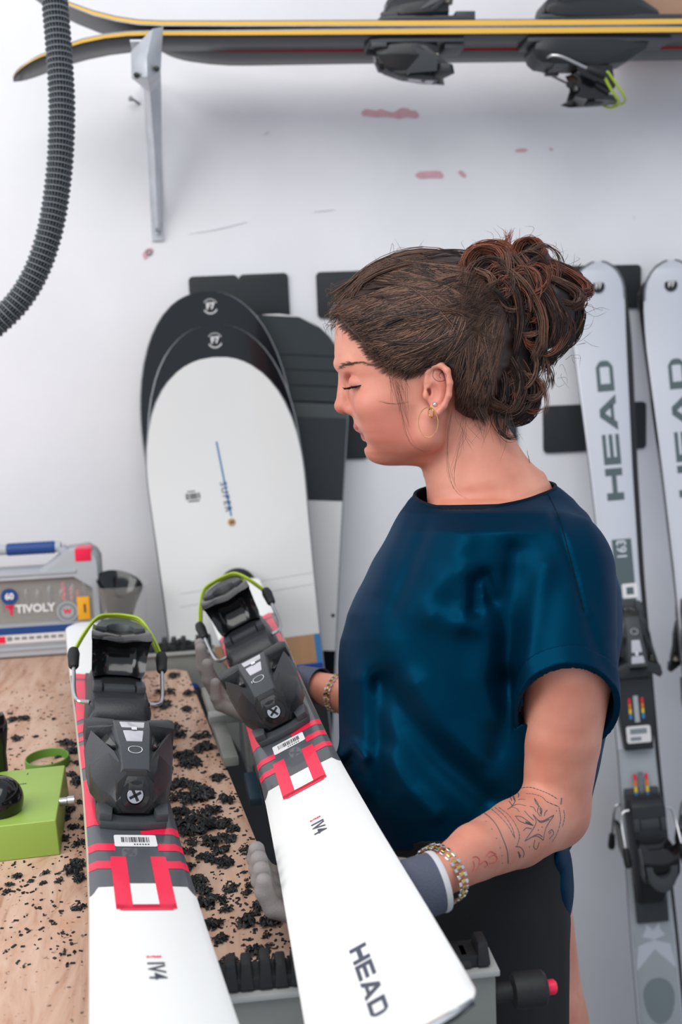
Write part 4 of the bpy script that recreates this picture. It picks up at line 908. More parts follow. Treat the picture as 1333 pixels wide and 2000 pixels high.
# ------------------------------------------------------------------ plastic shavings
m_shav = mat('black_shaving', (24, 26, 28), .5)
def clump(seed, r, n):
    rs = random.Random(seed); m = MB()
    for i in range(n):
        a, rad = rs.uniform(0, 6.28), r*math.sqrt(rs.random())*.8; c = np.array([rad*math.cos(a), rad*math.sin(a), rs.uniform(.0015, r*.42)])
        ln_, cr = rs.uniform(.5, 1.1)*r, rs.uniform(.6, 2.2); th = rs.uniform(0, 6.28); P = []
        for t in np.linspace(-1, 1, 6):
            P.append(c+np.array([math.cos(th+cr*t)*ln_*.5*abs(1.0)*t if False else math.cos(th)*ln_*.5*t-math.sin(th)*ln_*.3*cr*t*t*.5, math.sin(th)*ln_*.5*t+math.cos(th)*ln_*.3*cr*t*t*.5, rs.uniform(-.1, .1)*r+.12*r*math.cos(cr*2*t)]))
        P = np.array(P); P[:, 2] = np.maximum(P[:, 2], .0007)
        m.tube(P, np.array([.3, .8, 1, 1, .8, .3])*rs.uniform(.09, .2)*r, 4, flat=rs.uniform(.4, .9))
    return m
protos = []
for i in range(7):
    mb = clump(100+i, .010, 16+3*i); protos.append(mb)
sh_me = {}
def shaving(px, py, size, k, label=None, z=ZB):
    ax_ = 262+(py-1600)*.2
    zone = 'left of the bench ski' if px < ax_ else ('between the bench ski and the far vise' if py < 1440 else ('in the dark pile beside the toe binding' if py < 1700 else 'on bare wood near the near vise'))
    P = atz(px, py, z) if z == ZB else None
    if k not in sh_me:
        o = protos[k].build('shaving', m_shav, smooth=50); sh_me[k] = o.data
    else:
        o = bpy.data.objects.new('shaving', sh_me[k]); COL.objects.link(o)
    o.location = P; o.rotation_euler = (0, 0, random.uniform(0, 6.28)); s_ = size/.010; o.scale = (s_, s_*random.uniform(.75, 1.1), s_*random.uniform(.8, 1.1))
    tag(o, label or 'curled black plastic shaving, one of those lying '+zone, 'shaving', 'black shavings '+zone); return o
big = [(324, 1356, 17), (372, 1358, 12), (340, 1322, 13), (316, 1381, 18), (365, 1388, 12), (278, 1418, 14), (318, 1420, 14), (340, 1428, 20), (347, 1440, 16), (393, 1440, 16), (402, 1462, 20), (390, 1467, 14), (360, 1478, 18), (370, 1490, 20), (375, 1497, 18), (330, 1465, 16), (324, 1508, 14), (426, 1522, 15), (350, 1534, 18), (376, 1538, 18), (395, 1550, 20), (345, 1562, 20), (370, 1568, 20), (330, 1540, 16), (400, 1560, 18), (442, 1566, 17),
       (352, 1590, 16), (356, 1612, 22), (385, 1600, 24), (412, 1590, 22), (420, 1612, 20), (395, 1622, 24), (362, 1630, 18), (440, 1612, 16), (456, 1622, 12), (376, 1648, 14), (413, 1648, 20), (445, 1640, 18), (432, 1664, 16), (402, 1678, 16), (422, 1684, 12), (441, 1690, 17), (365, 1667, 16), (493, 1662, 14), (478, 1660, 10), (366, 1697, 14), (385, 1728, 20), (398, 1744, 18), (400, 1768, 20), (428, 1758, 18), (440, 1780, 14), (451, 1738, 14), (482, 1745, 10), (497, 1732, 15), (512, 1742, 12), (410, 1810, 18), (428, 1806, 12), (482, 1803, 22), (500, 1785, 12), (528, 1805, 20), (506, 1770, 12), (430, 1838, 14), (498, 1860, 17), (520, 1830, 9), (445, 1880, 18), (540, 1880, 15), (460, 1895, 12), (425, 1895, 14),
       (24, 1408, 9), (47, 1405, 10), (33, 1445, 11), (130, 1456, 16), (145, 1468, 16), (153, 1492, 10), (118, 1524, 11), (150, 1530, 15), (140, 1515, 10), (137, 1512, 8), (125, 1590, 17), (135, 1582, 12), (160, 1568, 10), (143, 1618, 10), (130, 1600, 10), (123, 1640, 12), (152, 1650, 11), (165, 1647, 10), (168, 1620, 9), (150, 1690, 16), (141, 1705, 18), (155, 1718, 14), (34, 1713, 10), (90, 1706, 9), (20, 1730, 9), (153, 1775, 13), (60, 1722, 7), (115, 1722, 8), (85, 1725, 6), (13, 1742, 7), (122, 1865, 6), (100, 1800, 5), (165, 1600, 8), (113, 1480, 6), (70, 1440, 5), (105, 1405, 5), (160, 1350, 5), (20, 1395, 6)]
rs = random.Random(5)
for i, (x, y, s) in enumerate(big):
    d_ = proj(atz(x, y, ZB))[2]; lab = None
    if (x, y) == (47, 1405): lab = 'small dark flake of shaving lying alone near the left edge of the bench'
    if (x, y) == (153, 1775): lab = 'flat black shaving lying alone on the bare wood left of the bench ski'
    if (x, y) == (498, 1860): lab = 'rounded black shaving clump just above the near vise'
    if (x, y) == (528, 1805): lab = 'fluffy black shaving ball beside the edge of the held ski'
    shaving(x, y, s*d_/F*1.22, i % 7, lab)
for i in range(150):
    t = rs.random(); y = 1320+t*560; xl = 275+(y-1320)*.27; xr = 370+(y-1310)*.40
    x = xl+(xr-xl)*rs.random()
    if 440 < y-1000 < 700 or rs.random() < .6: shaving(x, min(y, 1890), rs.uniform(2.5, 7)*1.1/F*1.0, i % 3)
m = MB()
for i in range(900):
    if rs.random() < .62: y = 1315+rs.random()*600; x = 275+(y-1320)*.27+(rs.random())*(95+(y-1310)*.13)
    else: y = 1330+rs.random()*560; x = rs.uniform(0, 168)
    P = atz(x, y, ZB); s = rs.uniform(.0006, .0022); a = rs.uniform(0, 3.1)
    m.box(P+np.array([0, 0, .0005]), (s*rs.uniform(1, 3), s, .001), rotz(a))
o = m.build('shaving_crumbs', m_shav, smooth=0); tag(o, 'fine black crumbs of plastic sprinkled over the whole plywood bench top', 'crumbs', kind='stuff')
# shavings caught on the far vise and on the white snowboard
for px, py, s, yy in ((350, 1252, 15, -.138), (320, 1252, 9, -.138), (366, 1243, 10, -.138)):
    P = aty(px, py+9, yy); o = bpy.data.objects.new('shaving', sh_me[2]); COL.objects.link(o); P[2] = ZB+.037; o.location = P; k_ = s*1.8/F/.010; o.scale = (k_, k_, k_); tag(o, 'black shaving clump caught on the rubber teeth of the far vise', 'shaving', 'black plastic shavings on the far vise')
# ------------------------------------------------------------------ the woman
# Bodies are grown as distance fields in (px, py, w): a pixel of the reference view and a depth offset towards the
# viewer, 1807 units to the metre, from the plane 1.19 m away; V2W turns that into world points.
DH = 1.19; KAP = F/DH
def V2W(P):
    P = np.asarray(P, float); d = DH-P[:, 2]/KAP
    return CAM + (fwd+np.outer((P[:, 0]-666.5)/F, RT)+np.outer((P[:, 1]-1000)/F, DN))*d[:, None]
def W2V(P): q = proj(np.asarray(P, float)); return np.stack([q[..., 0], q[..., 1], (DH-q[..., 2])*KAP], -1)
def smin(a, b, k):
    h = np.clip(.5+.5*(b-a)/k, 0, 1); return b*(1-h)+a*h-k*h*(1-h)
def smax(a, b, k): return -smin(-a, -b, k)
def cone(P, a, b, ra, rb, sq=1.0):
    a, b = np.array(a, float), np.array(b, float); ab = b-a; t = np.clip(((P-a)@ab)/(ab@ab), 0, 1)
    q = P-(a+t[:, None]*ab); q[:, 2] *= sq
    return np.sqrt((q*q).sum(1))-(ra+(rb-ra)*t)
def elli(P, c, r, ang=0.0):
    q = P-np.array(c, float)
    if ang:
        cs, sn = math.cos(ang), math.sin(ang); q = np.stack([q[:, 0]*cs+q[:, 1]*sn, -q[:, 0]*sn+q[:, 1]*cs, q[:, 2]], 1)
    r = np.array(r, float); k0 = np.sqrt(((q/r)**2).sum(1)); k1 = np.sqrt(((q/(r*r))**2).sum(1))+1e-9
    return k0*(k0-1)/k1
class Field:
    def __init__(s, margin=55): s.ops = []; s.mg = margin
    def op(s, fn, lo, hi, k, kind='u'): s.ops.append((fn, np.array(lo, float)-s.mg-k, np.array(hi, float)+s.mg+k, k, kind)); return s
    def C(s, a, b, ra, rb, k=12, kind='u', sq=1.0):
        r = max(ra, rb); a, b = np.array(a, float), np.array(b, float); ex = np.array([r, r, r/sq])
        return s.op(lambda P: cone(P, a, b, ra, rb, sq), np.minimum(a, b)-ex, np.maximum(a, b)+ex, k, kind)
    def E(s, c, r, k=12, kind='u', ang=0.0):
        R = max(r) if ang else np.array(r, float)
        return s.op(lambda P: elli(P, c, r, ang), np.array(c, float)-R, np.array(c, float)+R, k, kind)
    def chain(s, pts, rad, k=8, sq=1.0):
        for i in range(len(pts)-1): s.C(pts[i], pts[i+1], rad[i], rad[i+1], k, sq=sq)
        return s
    def __call__(s, P):
        f = np.full(len(P), 400.0)
        for fn, lo, hi, k, kind in s.ops:
            m = np.all((P > lo) & (P < hi), axis=1)
            if not m.any(): continue
            g = fn(P[m])
            if kind == 'u': f[m] = smin(f[m], g, k)
            elif kind == 's': f[m] = smax(f[m], -g, k)
            else: f[m] = smax(f[m], g, k)
        return f
def sdf_mesh(fun, lo, hi, h, nb=8, slack=1.5):
    lo, hi = np.array(lo, float), np.array(hi, float); nB = np.ceil((hi-lo)/(h*nb)).astype(int)
    I = np.stack(np.meshgrid(*[np.arange(n) for n in nB], indexing='ij'), -1).reshape(-1, 3)
    f = fun(lo+(I+.5)*h*nb); I = I[np.abs(f) < h*nb*.87*slack+2*h]
    loc_ = np.stack(np.meshgrid(*[np.arange(nb+1)]*3, indexing='ij'), -1).reshape(-1, 3)
    vals = np.empty((len(I), (nb+1)**3)); CH = 400
    for i in range(0, len(I), CH):
        base = I[i:i+CH]*nb; P = lo+(base[:, None, :]+loc_[None])*h
        vals[i:i+CH] = fun(P.reshape(-1, 3)).reshape(len(base), -1)
    V = vals.reshape(len(I), nb+1, nb+1, nb+1); ins = V < 0
    cnt = sum(ins[:, a:a+nb, b:b+nb, c:c+nb].astype(np.int8) for a in (0, 1) for b in (0, 1) for c in (0, 1))
    B, x, y, z = np.nonzero((cnt > 0) & (cnt < 8))
    acc = np.zeros((len(B), 3)); n = np.zeros(len(B))
    for ax in range(3):
        o1, o2 = [i for i in range(3) if i != ax]
        for p in (0, 1):
            for q in (0, 1):
                d = np.zeros(3, int); d[o1] = p; d[o2] = q; e = d.copy(); e[ax] = 1
                va = V[B, x+d[0], y+d[1], z+d[2]]; vb = V[B, x+e[0], y+e[1], z+e[2]]
                m = (va < 0) != (vb < 0); t = np.where(m, va/np.where(m, va-vb, 1), 0)
                pt = np.tile(d.astype(float), (len(B), 1)); pt[:, ax] = t; acc[m] += pt[m]; n[m] += 1
    gc = I[B]*nb+np.stack([x, y, z], 1); verts = lo+(gc+acc/n[:, None])*h
    N_ = nB*nb; gid = (gc[:, 0]*N_[1]+gc[:, 1])*N_[2]+gc[:, 2]; order = np.argsort(gid); sg_ = gid[order]
    quads = []
    for ax in range(3):
        o1, o2 = [i for i in range(3) if i != ax]
        s0 = [slice(0, nb)]*3; s1 = list(s0); s1[ax] = slice(1, nb+1)
        a = ins[(slice(None), *s0)]; b = ins[(slice(None), *s1)]
        bb, xx, yy, zz = np.nonzero(a != b); sgn = a[bb, xx, yy, zz]; g = I[bb]*nb+np.stack([xx, yy, zz], 1); ids = []
        for p, q in ((0, 0), (1, 0), (1, 1), (0, 1)):
            c = g.copy(); c[:, o1] -= p; c[:, o2] -= q; k = (c[:, 0]*N_[1]+c[:, 1])*N_[2]+c[:, 2]
            j = np.searchsorted(sg_, k); j = np.minimum(j, len(sg_)-1); ids.append(np.where(sg_[j] == k, order[j], -1))
        Q = np.stack(ids, 1); ok = (Q >= 0).all(1); Q = Q[ok]; sgn = sgn[ok]
        flip = sgn if ax != 1 else ~sgn
        Q[flip] = Q[flip][:, ::-1]; quads.append(Q)
    return verts, np.concatenate(quads)
def mesh_np(name, V, Q, mats, parent=None, mi=None, smooth=True):
    me = bpy.data.meshes.new(name); nv, nq = len(V), len(Q); k = Q.shape[1]
    me.vertices.add(nv); me.vertices.foreach_set('co', np.asarray(V, np.float32).ravel())
    me.loops.add(nq*k); me.loops.foreach_set('vertex_index', Q.astype(np.int32).ravel())
    me.polygons.add(nq); me.polygons.foreach_set('loop_start', np.arange(0, nq*k, k, dtype=np.int32))
    if mi is not None: me.polygons.foreach_set('material_index', np.asarray(mi, np.int32))
    me.polygons.foreach_set('use_smooth', np.full(nq, smooth)); me.update(calc_edges=True); me.validate()
    for m in (mats if isinstance(mats, (list, tuple)) else [mats]): me.materials.append(m)
    o = bpy.data.objects.new(name, me); COL.objects.link(o)
    if parent is not None: o.parent = parent; me.transform(world_of(parent).inverted())
    return o
def smooth_np(V, Q, it=2, lam=.5):
    E_ = np.concatenate([Q[:, [0, 1]], Q[:, [1, 2]], Q[:, [2, 3]], Q[:, [3, 0]]]); E_ = np.concatenate([E_, E_[:, ::-1]])
    for _ in range(it):
        for l in (lam, -lam*.94):
            A = np.zeros_like(V); np.add.at(A, E_[:, 0], V[E_[:, 1]]); c = np.bincount(E_[:, 0], minlength=len(V))[:, None]; V = V+l*(A/np.maximum(c, 1)-V)
    return V
# ---- skin: noise tone, plus a face attribute for redness and painted cheek shade
m_skin = bpy.data.materials.new('skin'); m_skin.use_nodes = True; N = NT(m_skin); N.b.inputs['Roughness'].default_value = .48
N.b.inputs['Subsurface Weight'].default_value = .18; N.b.inputs['Subsurface Radius'].default_value = (1, .35, .2); N.b.inputs['Subsurface Scale'].default_value = .006
tc = N.new('ShaderNodeTexCoord'); n1 = N.new('ShaderNodeTexNoise', Scale=22.0, Detail=4.0); N.ln(tc.outputs['Object'], n1.inputs['Vector'])
r1 = N.new('ShaderNodeValToRGB'); e = r1.color_ramp.elements; e[0].position = .33; e[0].color = lin((200, 128, 106)); e[1].position = .68; e[1].color = lin((218, 152, 130)); N.ln(n1.outputs[0], r1.inputs[0]); at0 = N.new('ShaderNodeAttribute', attribute_name='blush_and_shade'); mxr = N.new('ShaderNodeMix', data_type='RGBA'); N.ln(at0.outputs['Fac'], mxr.inputs[0]); N.ln(r1.outputs[0], mxr.inputs[6]); mxr.inputs[7].default_value = lin((190, 104, 88)); N.ln(mxr.outputs[2], N.b.inputs['Base Color'])
n2 = N.new('ShaderNodeTexNoise', Scale=600.0, Detail=3.0); N.ln(tc.outputs['Object'], n2.inputs['Vector']); b1 = N.new('ShaderNodeBump', Strength=.10, Distance=.001); N.ln(n2.outputs[0], b1.inputs['Height']); N.ln(b1.outputs[0], N.b.inputs['Normal'])
m_lip = mat('lips', (176, 82, 82), .38, sss=.1)
m_blouse = mat('satin_blouse', (0, 44, 67), .48, .55, bump=.08, bscale=60, spec=.3, bstretch=(1, 1, .35))
m_blouse.node_tree.nodes['Principled BSDF'].inputs['Specular Tint'].default_value = (.05, .40, .62, 1)
m_trim = mat('blouse_trim', (3, 20, 34), .7, spec=.15)
m_short = mat('black_shorts', (10, 13, 17), .85)
m_glove = mat('grey_glove', (138, 132, 129), .75, bump=.3, bscale=900)
m_knit = mat('dark_knit_cuff', (78, 82, 98), .85, bump=.5, bscale=700)
m_gold = mat('gold', (226, 190, 120), .22, 1.0); m_silv = mat('silver', (220, 218, 212), .2, 1.0)
m_hair = [mat('hair_'+str(i), c, .38, spec=.45) for i, c in enumerate(((50, 35, 30), (82, 58, 47), (112, 82, 66), (124, 70, 50), (30, 22, 20)))]
woman = thing('person', (0.31, -.77, FZ), 'woman in dark blue satin blouse with messy brown bun, holding a ski', 'person')
# ---- body table (px rows): front, back, half depth, centre depth
TV = np.array([930, 955, 975, 1000, 1040, 1100, 1150, 1200, 1250, 1300, 1350, 1400, 1450, 1500, 1550, 1600, 1640, 1670, 1720, 1800, 1900, 2000, 2060])
TF = np.array([840, 818, 802, 784, 762, 727, 700, 677, 665, 661, 661, 662, 662, 662, 670, 694, 722, 745, 770, 790, 805, 812, 815])
TB = np.array([1060, 1098, 1122, 1142, 1166, 1194, 1211, 1216, 1215, 1206, 1200, 1194, 1184, 1172, 1160, 1146, 1122, 1104, 1106, 1112, 1108, 1100, 1095])
TW = np.array([60, 92, 130, 235, 300, 312, 312, 310, 306, 302, 298, 296, 294, 292, 292, 290, 284, 276, 290, 305, 310, 305, 300])
def torso(P, inset=0.0, ex=2.25):
    xf, xb, W = np.interp(P[:, 1], TV, TF)+inset, np.interp(P[:, 1], TV, TB)-inset, np.interp(P[:, 1], TV, TW)-inset
    c, a = (xf+xb)/2, (xb-xf)/2; q = (np.abs((P[:, 0]-c)/a)**ex+np.abs(P[:, 2]/W)**ex)**(1/ex)
    return (q-1)*np.minimum(a, W)*.9
wr_n = W2V(OH+RH@np.array(S(.055, .318, -.034))); wr_f = W2V(OH+RH@np.array(S(.050, -.245, -.031)))
pa_n = W2V(OH+RH@np.array(S(.030, .285, -.036))); pa_f = W2V(OH+RH@np.array(S(.015, -.285, -.036)))
B = Field()
# torso inside the blouse
B.op(lambda P: np.maximum(np.maximum(torso(P, 48), 930-P[:, 1]), P[:, 1]-1700), (640, 930, -330), (1240, 1700, 330), 20)
# neck and nape
B.C((888, 800, 0), (930, 945, 0), 76, 95, 30, sq=1.18); B.C((940, 900, 0), (975, 985, 0), 72, 102, 40, sq=1.36); B.C((930, 985, -50), (940, 1030, -150), 44, 46, 40); B.C((945, 1000, 45), (1000, 1066, 130), 30, 28, 30)
# cranium and face
B.E((840, 652, 0), (180, 146, 136), 20)
FV = np.array([585, 600, 625, 656, 691, 710, 725, 741, 760, 790, 812, 820, 834, 842, 847, 853, 861, 868, 883, 894, 902, 908, 914])
FX = np.array([676, 669, 661, 656.5, 653.5, 654.5, 660, 668, 676, 683, 688, 691, 694, 700, 707, 709, 713, 718, 717, 723, 735, 752, 775])
FW = np.interp(FV, [585, 650, 700, 745, 790, 830, 860, 885, 900, 914], [116, 120, 118, 115, 109, 98, 86, 70, 54, 34])
def face(P):
    xf, W = np.interp(P[:, 1], FV, FX), np.interp(P[:, 1], FV, FW); xc = 806.0
    a = np.where(P[:, 0] < xc, xc-xf, 90.0); q = (np.abs((P[:, 0]-xc)/a)**2.15+np.abs(P[:, 2]/W)**2.15)**(1/2.15)
    g = (q-1)*np.minimum(a, W)*.8; g = smax(g, 590-P[:, 1], 12); return smax(g, P[:, 1]-906-(P[:, 0]-740)*.06, 9)
B.op(face, (650, 585, -130), (900, 916, 130), 14)
B.E((741, 874, 0), (26, 30, 34), 14)
for s in (-1, 1):
    B.C((846, 812, s*88), (836, 852, s*80), 24, 24, 22); B.C((836, 852, s*80), (756, 884, s*26), 26, 20, 22)      # jaw
    B.E((742, 790, s*72), (46, 40, 34), 26)                                                            # cheek
    B.C((664, 712, s*14), (690, 704, s*62), 9, 10, 12)                                                 # brow ridge
    B.E((684, 747, s*56), (17, 15, 25), 10, 's')                                                       # socket
    B.E((703, 747, s*56), (22, 19, 24), 5)                                                             # closed lid over the eyeball
    B.C((682, 757, s*36), (690, 759, s*74), 1.2, 1.2, 3, 's')                                          # lid line
B.C((672, 738, 0), (673, 790, 0), 10, 17, 8); B.E((672, 793, 0), (18.5, 15, 16), 6)                    # nose
for s in (-1, 1):
    B.E((688, 799, s*17), (15, 12, 11), 7); B.E((678, 812, s*10), (7, 5, 5), 4, 's'); B.C((706, 792, s*26), (708, 808, s*24), 1.5, 1.5, 8, 's')
    B.C((699, 814, s*22), (718, 838, s*36), 1, 1, 8, 's'); B.E((775, 838, s*58), (56, 40, 34), 30)                                             # fold from nose to mouth
B.E((706, 836, 0), (15, 9.5, 27), 6, ang=.35); B.E((718, 855, 0), (13, 8.5, 23), 5, ang=.5)
B.C((698, 847, 0), (712, 850, 18), 2.0, 2.0, 3, 's'); B.C((712, 850, 18), (729, 859, 33), 2.0, 1.6, 3, 's'); B.C((698, 847, 0), (712, 850, -18), 2, 2, 3, 's'); B.C((712, 850, -18), (729, 859, -33), 2, 1.6, 3, 's')
B.E((716, 868, 0), (7, 5, 20), 6, 's')
# ears
for s in (-1, 1):
    ew = lambda u: s*(114+.30*(u-830))
    B.E((852, 758, ew(852)), (24, 44, 9), 6, ang=-.14)
    hp_ = [(834, 745), (836, 726), (848, 714), (862, 713), (874, 724), (879, 748), (877, 772), (868, 792), (856, 806)]
    B.chain([(u, v, ew(u)+s*8) for u, v in hp_], [4, 5.5, 6, 6.5, 6.5, 6.5, 6, 6, 7], 4)
    B.E((850, 806, ew(848)+s*3), (12, 14, 7), 7)
    B.E((848, 768, ew(848)+s*12), (12, 20, 9), 4, 's', ang=-.1); B.E((838, 767, ew(838)+s*6), (5, 9, 9), 3, 's')
    B.C((858, 732, ew(858)+s*8), (868, 752, ew(868)+s*8), 4, 4, 5, 's'); B.E((832, 772, ew(832)+s*7), (6, 9, 6), 5)
# near arm
el_n = (1082, 1588, 235)
B.C((1100, 1105, 170), (1112, 1310, 262), 62, 89, 6); B.C((1112, 1310, 262), (1098, 1450, 256), 89, 76, 6); B.C((1098, 1450, 256), el_n, 76, 68, 6)
B.C(el_n, (1010, 1628, 330), 68, 68, 22); B.C((1010, 1628, 330), (930, 1664, 450), 68, 57, 8); B.C((930, 1664, 450), wr_n, 57, 37, 8)
B.C(wr_n, pa_n, 34, 26, 12)
# far arm
B.C((960, 1050, -260), (900, 1300, -330), 76, 66, 30); B.C((900, 1300, -330), (800, 1420, -330), 60, 54, 24); B.C((800, 1420, -330), (700, 1365, -345), 50, 42, 24); B.C((700, 1365, -345), wr_f, 40, 28, 20); B.C(wr_f, pa_f, 22, 18, 10)
# hips and legs
for s in (-1, 1):
    dx_ = 0 if s > 0 else 44; lw = lambda v: s*124-.14*(v-1650)
    B.C((965+dx_*.5, 1700, lw(1700)), (985+dx_, 2010, lw(2010)), 122, 116, 30); B.C((985+dx_, 2010, lw(2010)), (1000+dx_, 2800, lw(2800)), 116, 76, 30); B.C((1000+dx_, 2800, lw(2800)), (1020+dx_, 3560, lw(3560)), 74, 50, 30)
    B.C((1015+dx_, 3560, lw(3560)), (900+dx_, 3640, lw(3640)), 42, 36, 20)
V, Q = sdf_mesh(B, (560, 480, -600), (1260, 3760, 700), 4.0, slack=2.0)
Vh, Qh = sdf_mesh(B, (560, 480, -300), (1260, 1040, 420), 2.2, slack=2.6)
# keep the fine grid above row 1000 and the coarse one below (the seam lies under the blouse)
def keep(V, Q, m): 
    fm = m[Q].all(1); Q = Q[fm]; u = np.unique(Q); r = np.full(len(V), -1); r[u] = np.arange(len(u)); return V[u], r[Q]
V, Q = keep(V, Q, V[:, 1] > 1005); Vh, Qh = keep(Vh, Qh, Vh[:, 1] < 1016)
Vh = smooth_np(Vh, Qh, 2); V = smooth_np(V, Q, 2)
Vb = np.concatenate([Vh, V]); Qb = np.concatenate([Qh, Q+len(Vh)])
cen = Vb[Qb].mean(1); lipm = ((((cen[:, 0]-708)*.94+(cen[:, 1]-836)*.34)/22)**2+((-(cen[:, 0]-708)*.34+(cen[:, 1]-836)*.94)/9.5)**2+(cen[:, 2]/36)**2 < 1) | ((((cen[:, 0]-719)*.88+(cen[:, 1]-855)*.48)/20)**2+((-(cen[:, 0]-719)*.48+(cen[:, 1]-855)*.88)/8.5)**2+(cen[:, 2]/33)**2 < 1)
body = mesh_np('body', V2W(Vb), Qb, [m_skin, m_lip], woman, lipm.astype(int))
blush_and_shade = np.zeros(len(Vb))  # skin redness together with the face's shade, both put into the colour
for c_, r_, a_ in (((740, 815, 95), (62, 58, 70), .62), ((740, 815, -95), (62, 58, 70), .62), ((668, 796, 0), (20, 20, 30), .9), ((722, 885, 0), (24, 22, 40), .45), ((862, 765, 130), (30, 55, 40), .55), ((800, 860, 80), (70, 40, 60), .35), ((690, 735, 50), (30, 22, 40), .4)):
    blush_and_shade += a_*np.exp(-(((Vb-np.array(c_))/np.array(r_))**2).sum(1))
at_ = body.data.attributes.new('blush_and_shade', 'FLOAT', 'POINT'); at_.data.foreach_set('value', np.clip(blush_and_shade, 0, 1).astype(np.float32))
bvh = BVHTree.FromPolygons([Vector(v) for v in V2W(Vb)], [list(map(int, q)) for q in Qb])
def skin_at(px, py, off=0.0):
    r = ray(px, py); h_ = bvh.ray_cast(Vector(CAM), Vector(r/np.linalg.norm(r)))
    return None if h_[0] is None else np.array(h_[0])+np.array(h_[1])*off
# ---- blouse
def plane(p0, n): p0 = np.array(p0, float); n = np.array(n, float); n /= np.linalg.norm(n); return lambda P: (P-p0)@n
cuffP = plane((1140, 1246, 420), (-.112, -.649, -.752))          # positive = kept
seamP = plane((1140, 1196, 420), (-.112, -.649, -.752))
slA, slB = np.array([1096., 1118, 200]), np.array([1107., 1420, 318])
sleeve = lambda P: cone(P, slA, slB, 104, 103)
neckF = lambda P: 953.5+.184*P[:, 2]-.06*(P[:, 0]-930)-P[:, 1]     # positive = removed
def pl_dist(P2, pts):
    d = np.full(len(P2), 1e9); pts = np.array(pts, float)
    for a, b in zip(pts[:-1], pts[1:]):
        ab = b-a; t = np.clip(((P2-a)@ab)/(ab@ab), 0, 1); d = np.minimum(d, np.hypot(*(P2-(a+t[:, None]*ab)).T))
    return d
FOLDS = [  # polyline, height, half width
 ([(962, 1170), (948, 1128), (930, 1140), (926, 1190)], -13, 17), ([(905, 1120), (912, 1170), (905, 1215)], 9, 20), ([(925, 1225), (890, 1222), (850, 1205)], 10, 24),
 ([(752, 1335), (800, 1410), (860, 1480), (950, 1560)], -15, 26), ([(815, 1340), (870, 1420), (960, 1500)], 10, 26), ([(742, 1330), (744, 1420), (748, 1540)], -9, 20), ([(700, 1330), (705, 1420), (712, 1540)], 7, 22),
 ([(1005, 1080), (985, 1200), (990, 1330)], -12, 24), ([(1068, 1110), (1045, 1200), (1030, 1290)], 9, 22), ([(660, 1480), (690, 1452), (712, 1480)], 9, 12), ([(668, 1505), (692, 1478), (706, 1512)], -8, 10),
 ([(1062, 950), (1095, 1040), (1125, 1130), (1141, 1195)], -5, 7), ([(1150, 1010), (1180, 1110), (1195, 1230)], 6, 20), ([(990, 1330), (985, 1420), (960, 1500)], -10, 22), ([(800, 985), (760, 1080), (735, 1150)], 4, 16), ([(850, 990), (810, 1090), (770, 1190)], -4, 16),
 ([(760, 1480), (800, 1540), (850, 1590)], 9, 20), ([(905, 1060), (880, 1120), (835, 1170)], 5, 26), ([(1150, 1215), (1175, 1290), (1195, 1330)], -5, 12), ([(960, 1240), (940, 1330), (955, 1400)], 8, 28)]
def folds(P):
    s = np.zeros(len(P)); wgt = smoothstep(-120, 40, P[:, 2]); P2 = P[:, :2]
    for pts, a, w_ in FOLDS:
        A = np.array(pts); m = (P2[:, 0] > A[:, 0].min()-2.6*w_) & (P2[:, 0] < A[:, 0].max()+2.6*w_) & (P2[:, 1] > A[:, 1].min()-2.6*w_) & (P2[:, 1] < A[:, 1].max()+2.6*w_)
        if m.any(): s[m] += a*np.exp(-(pl_dist(P2[m], pts)/w_)**2)
    u, v = P[:, 0], P[:, 1]
    s += 1.6*np.sin(u*.031+v*.012+1.3)*np.sin(v*.017-u*.009)+.9*np.sin(u*.06-v*.05)
    return s*wgt
def blouse_f(P):
    t = smax(torso(P, 0, 2.35), P[:, 1]-1664-.02*(P[:, 0]-900), 6)
    yk = smin(cone(P, (955, 1044, 70), (1084, 1100, 190), 68, 96), cone(P, (930, 1035, -60), (960, 1080, -240), 68, 90), 40)
    t = smin(t, yk, 45)
    s = np.maximum(sleeve(P), -cuffP(P)); t = smin(t, s, 26)
    fs = np.maximum(cone(P, (945, 1060, -230), (905, 1290, -340), 96, 92), P[:, 1]-1285); t = smin(t, fs, 26)
    t = t-folds(P)*smoothstep(935, 985, P[:, 1])
    hole = (1-np.hypot((P[:, 0]-952)/140, P[:, 2]/124))*126
    return smax(t, np.minimum(neckF(P), hole), 3)
Vs, Qs = sdf_mesh(blouse_f, (600, 890, -470), (1260, 1700, 470), 4.0)
cen = Vs[Qs].mean(1)
cap = (np.abs(neckF(cen)) < 3.2) & (np.hypot(cen[:, 0]-945, cen[:, 2]*.9) < 190) | ((np.abs(cuffP(cen)) < 3.2) & (sleeve(cen) < 1)) | ((np.abs(cen[:, 1]-1285) < 3) & (cen[:, 2] < -220))
Vs = smooth_np(Vs, Qs, 3); Qs = Qs[~cap]
lab_ = np.arange(len(Vs))                          # keep only the largest connected piece of cloth
for _ in range(400):
    mn = lab_[Qs].min(1); new = lab_.copy(); np.minimum.at(new, Qs.ravel(), np.repeat(mn, 4)); new = new[new]
    if (new == lab_).all(): break
    lab_ = new
Qs = Qs[lab_[Qs[:, 0]] == np.bincount(lab_[Qs[:, 0]]).argmax()]
blouse = mesh_np('blouse', V2W(Vs), Qs, m_blouse, woman)
md = blouse.modifiers.new('thickness', 'SOLIDIFY'); md.thickness = .0018; md.offset = -1
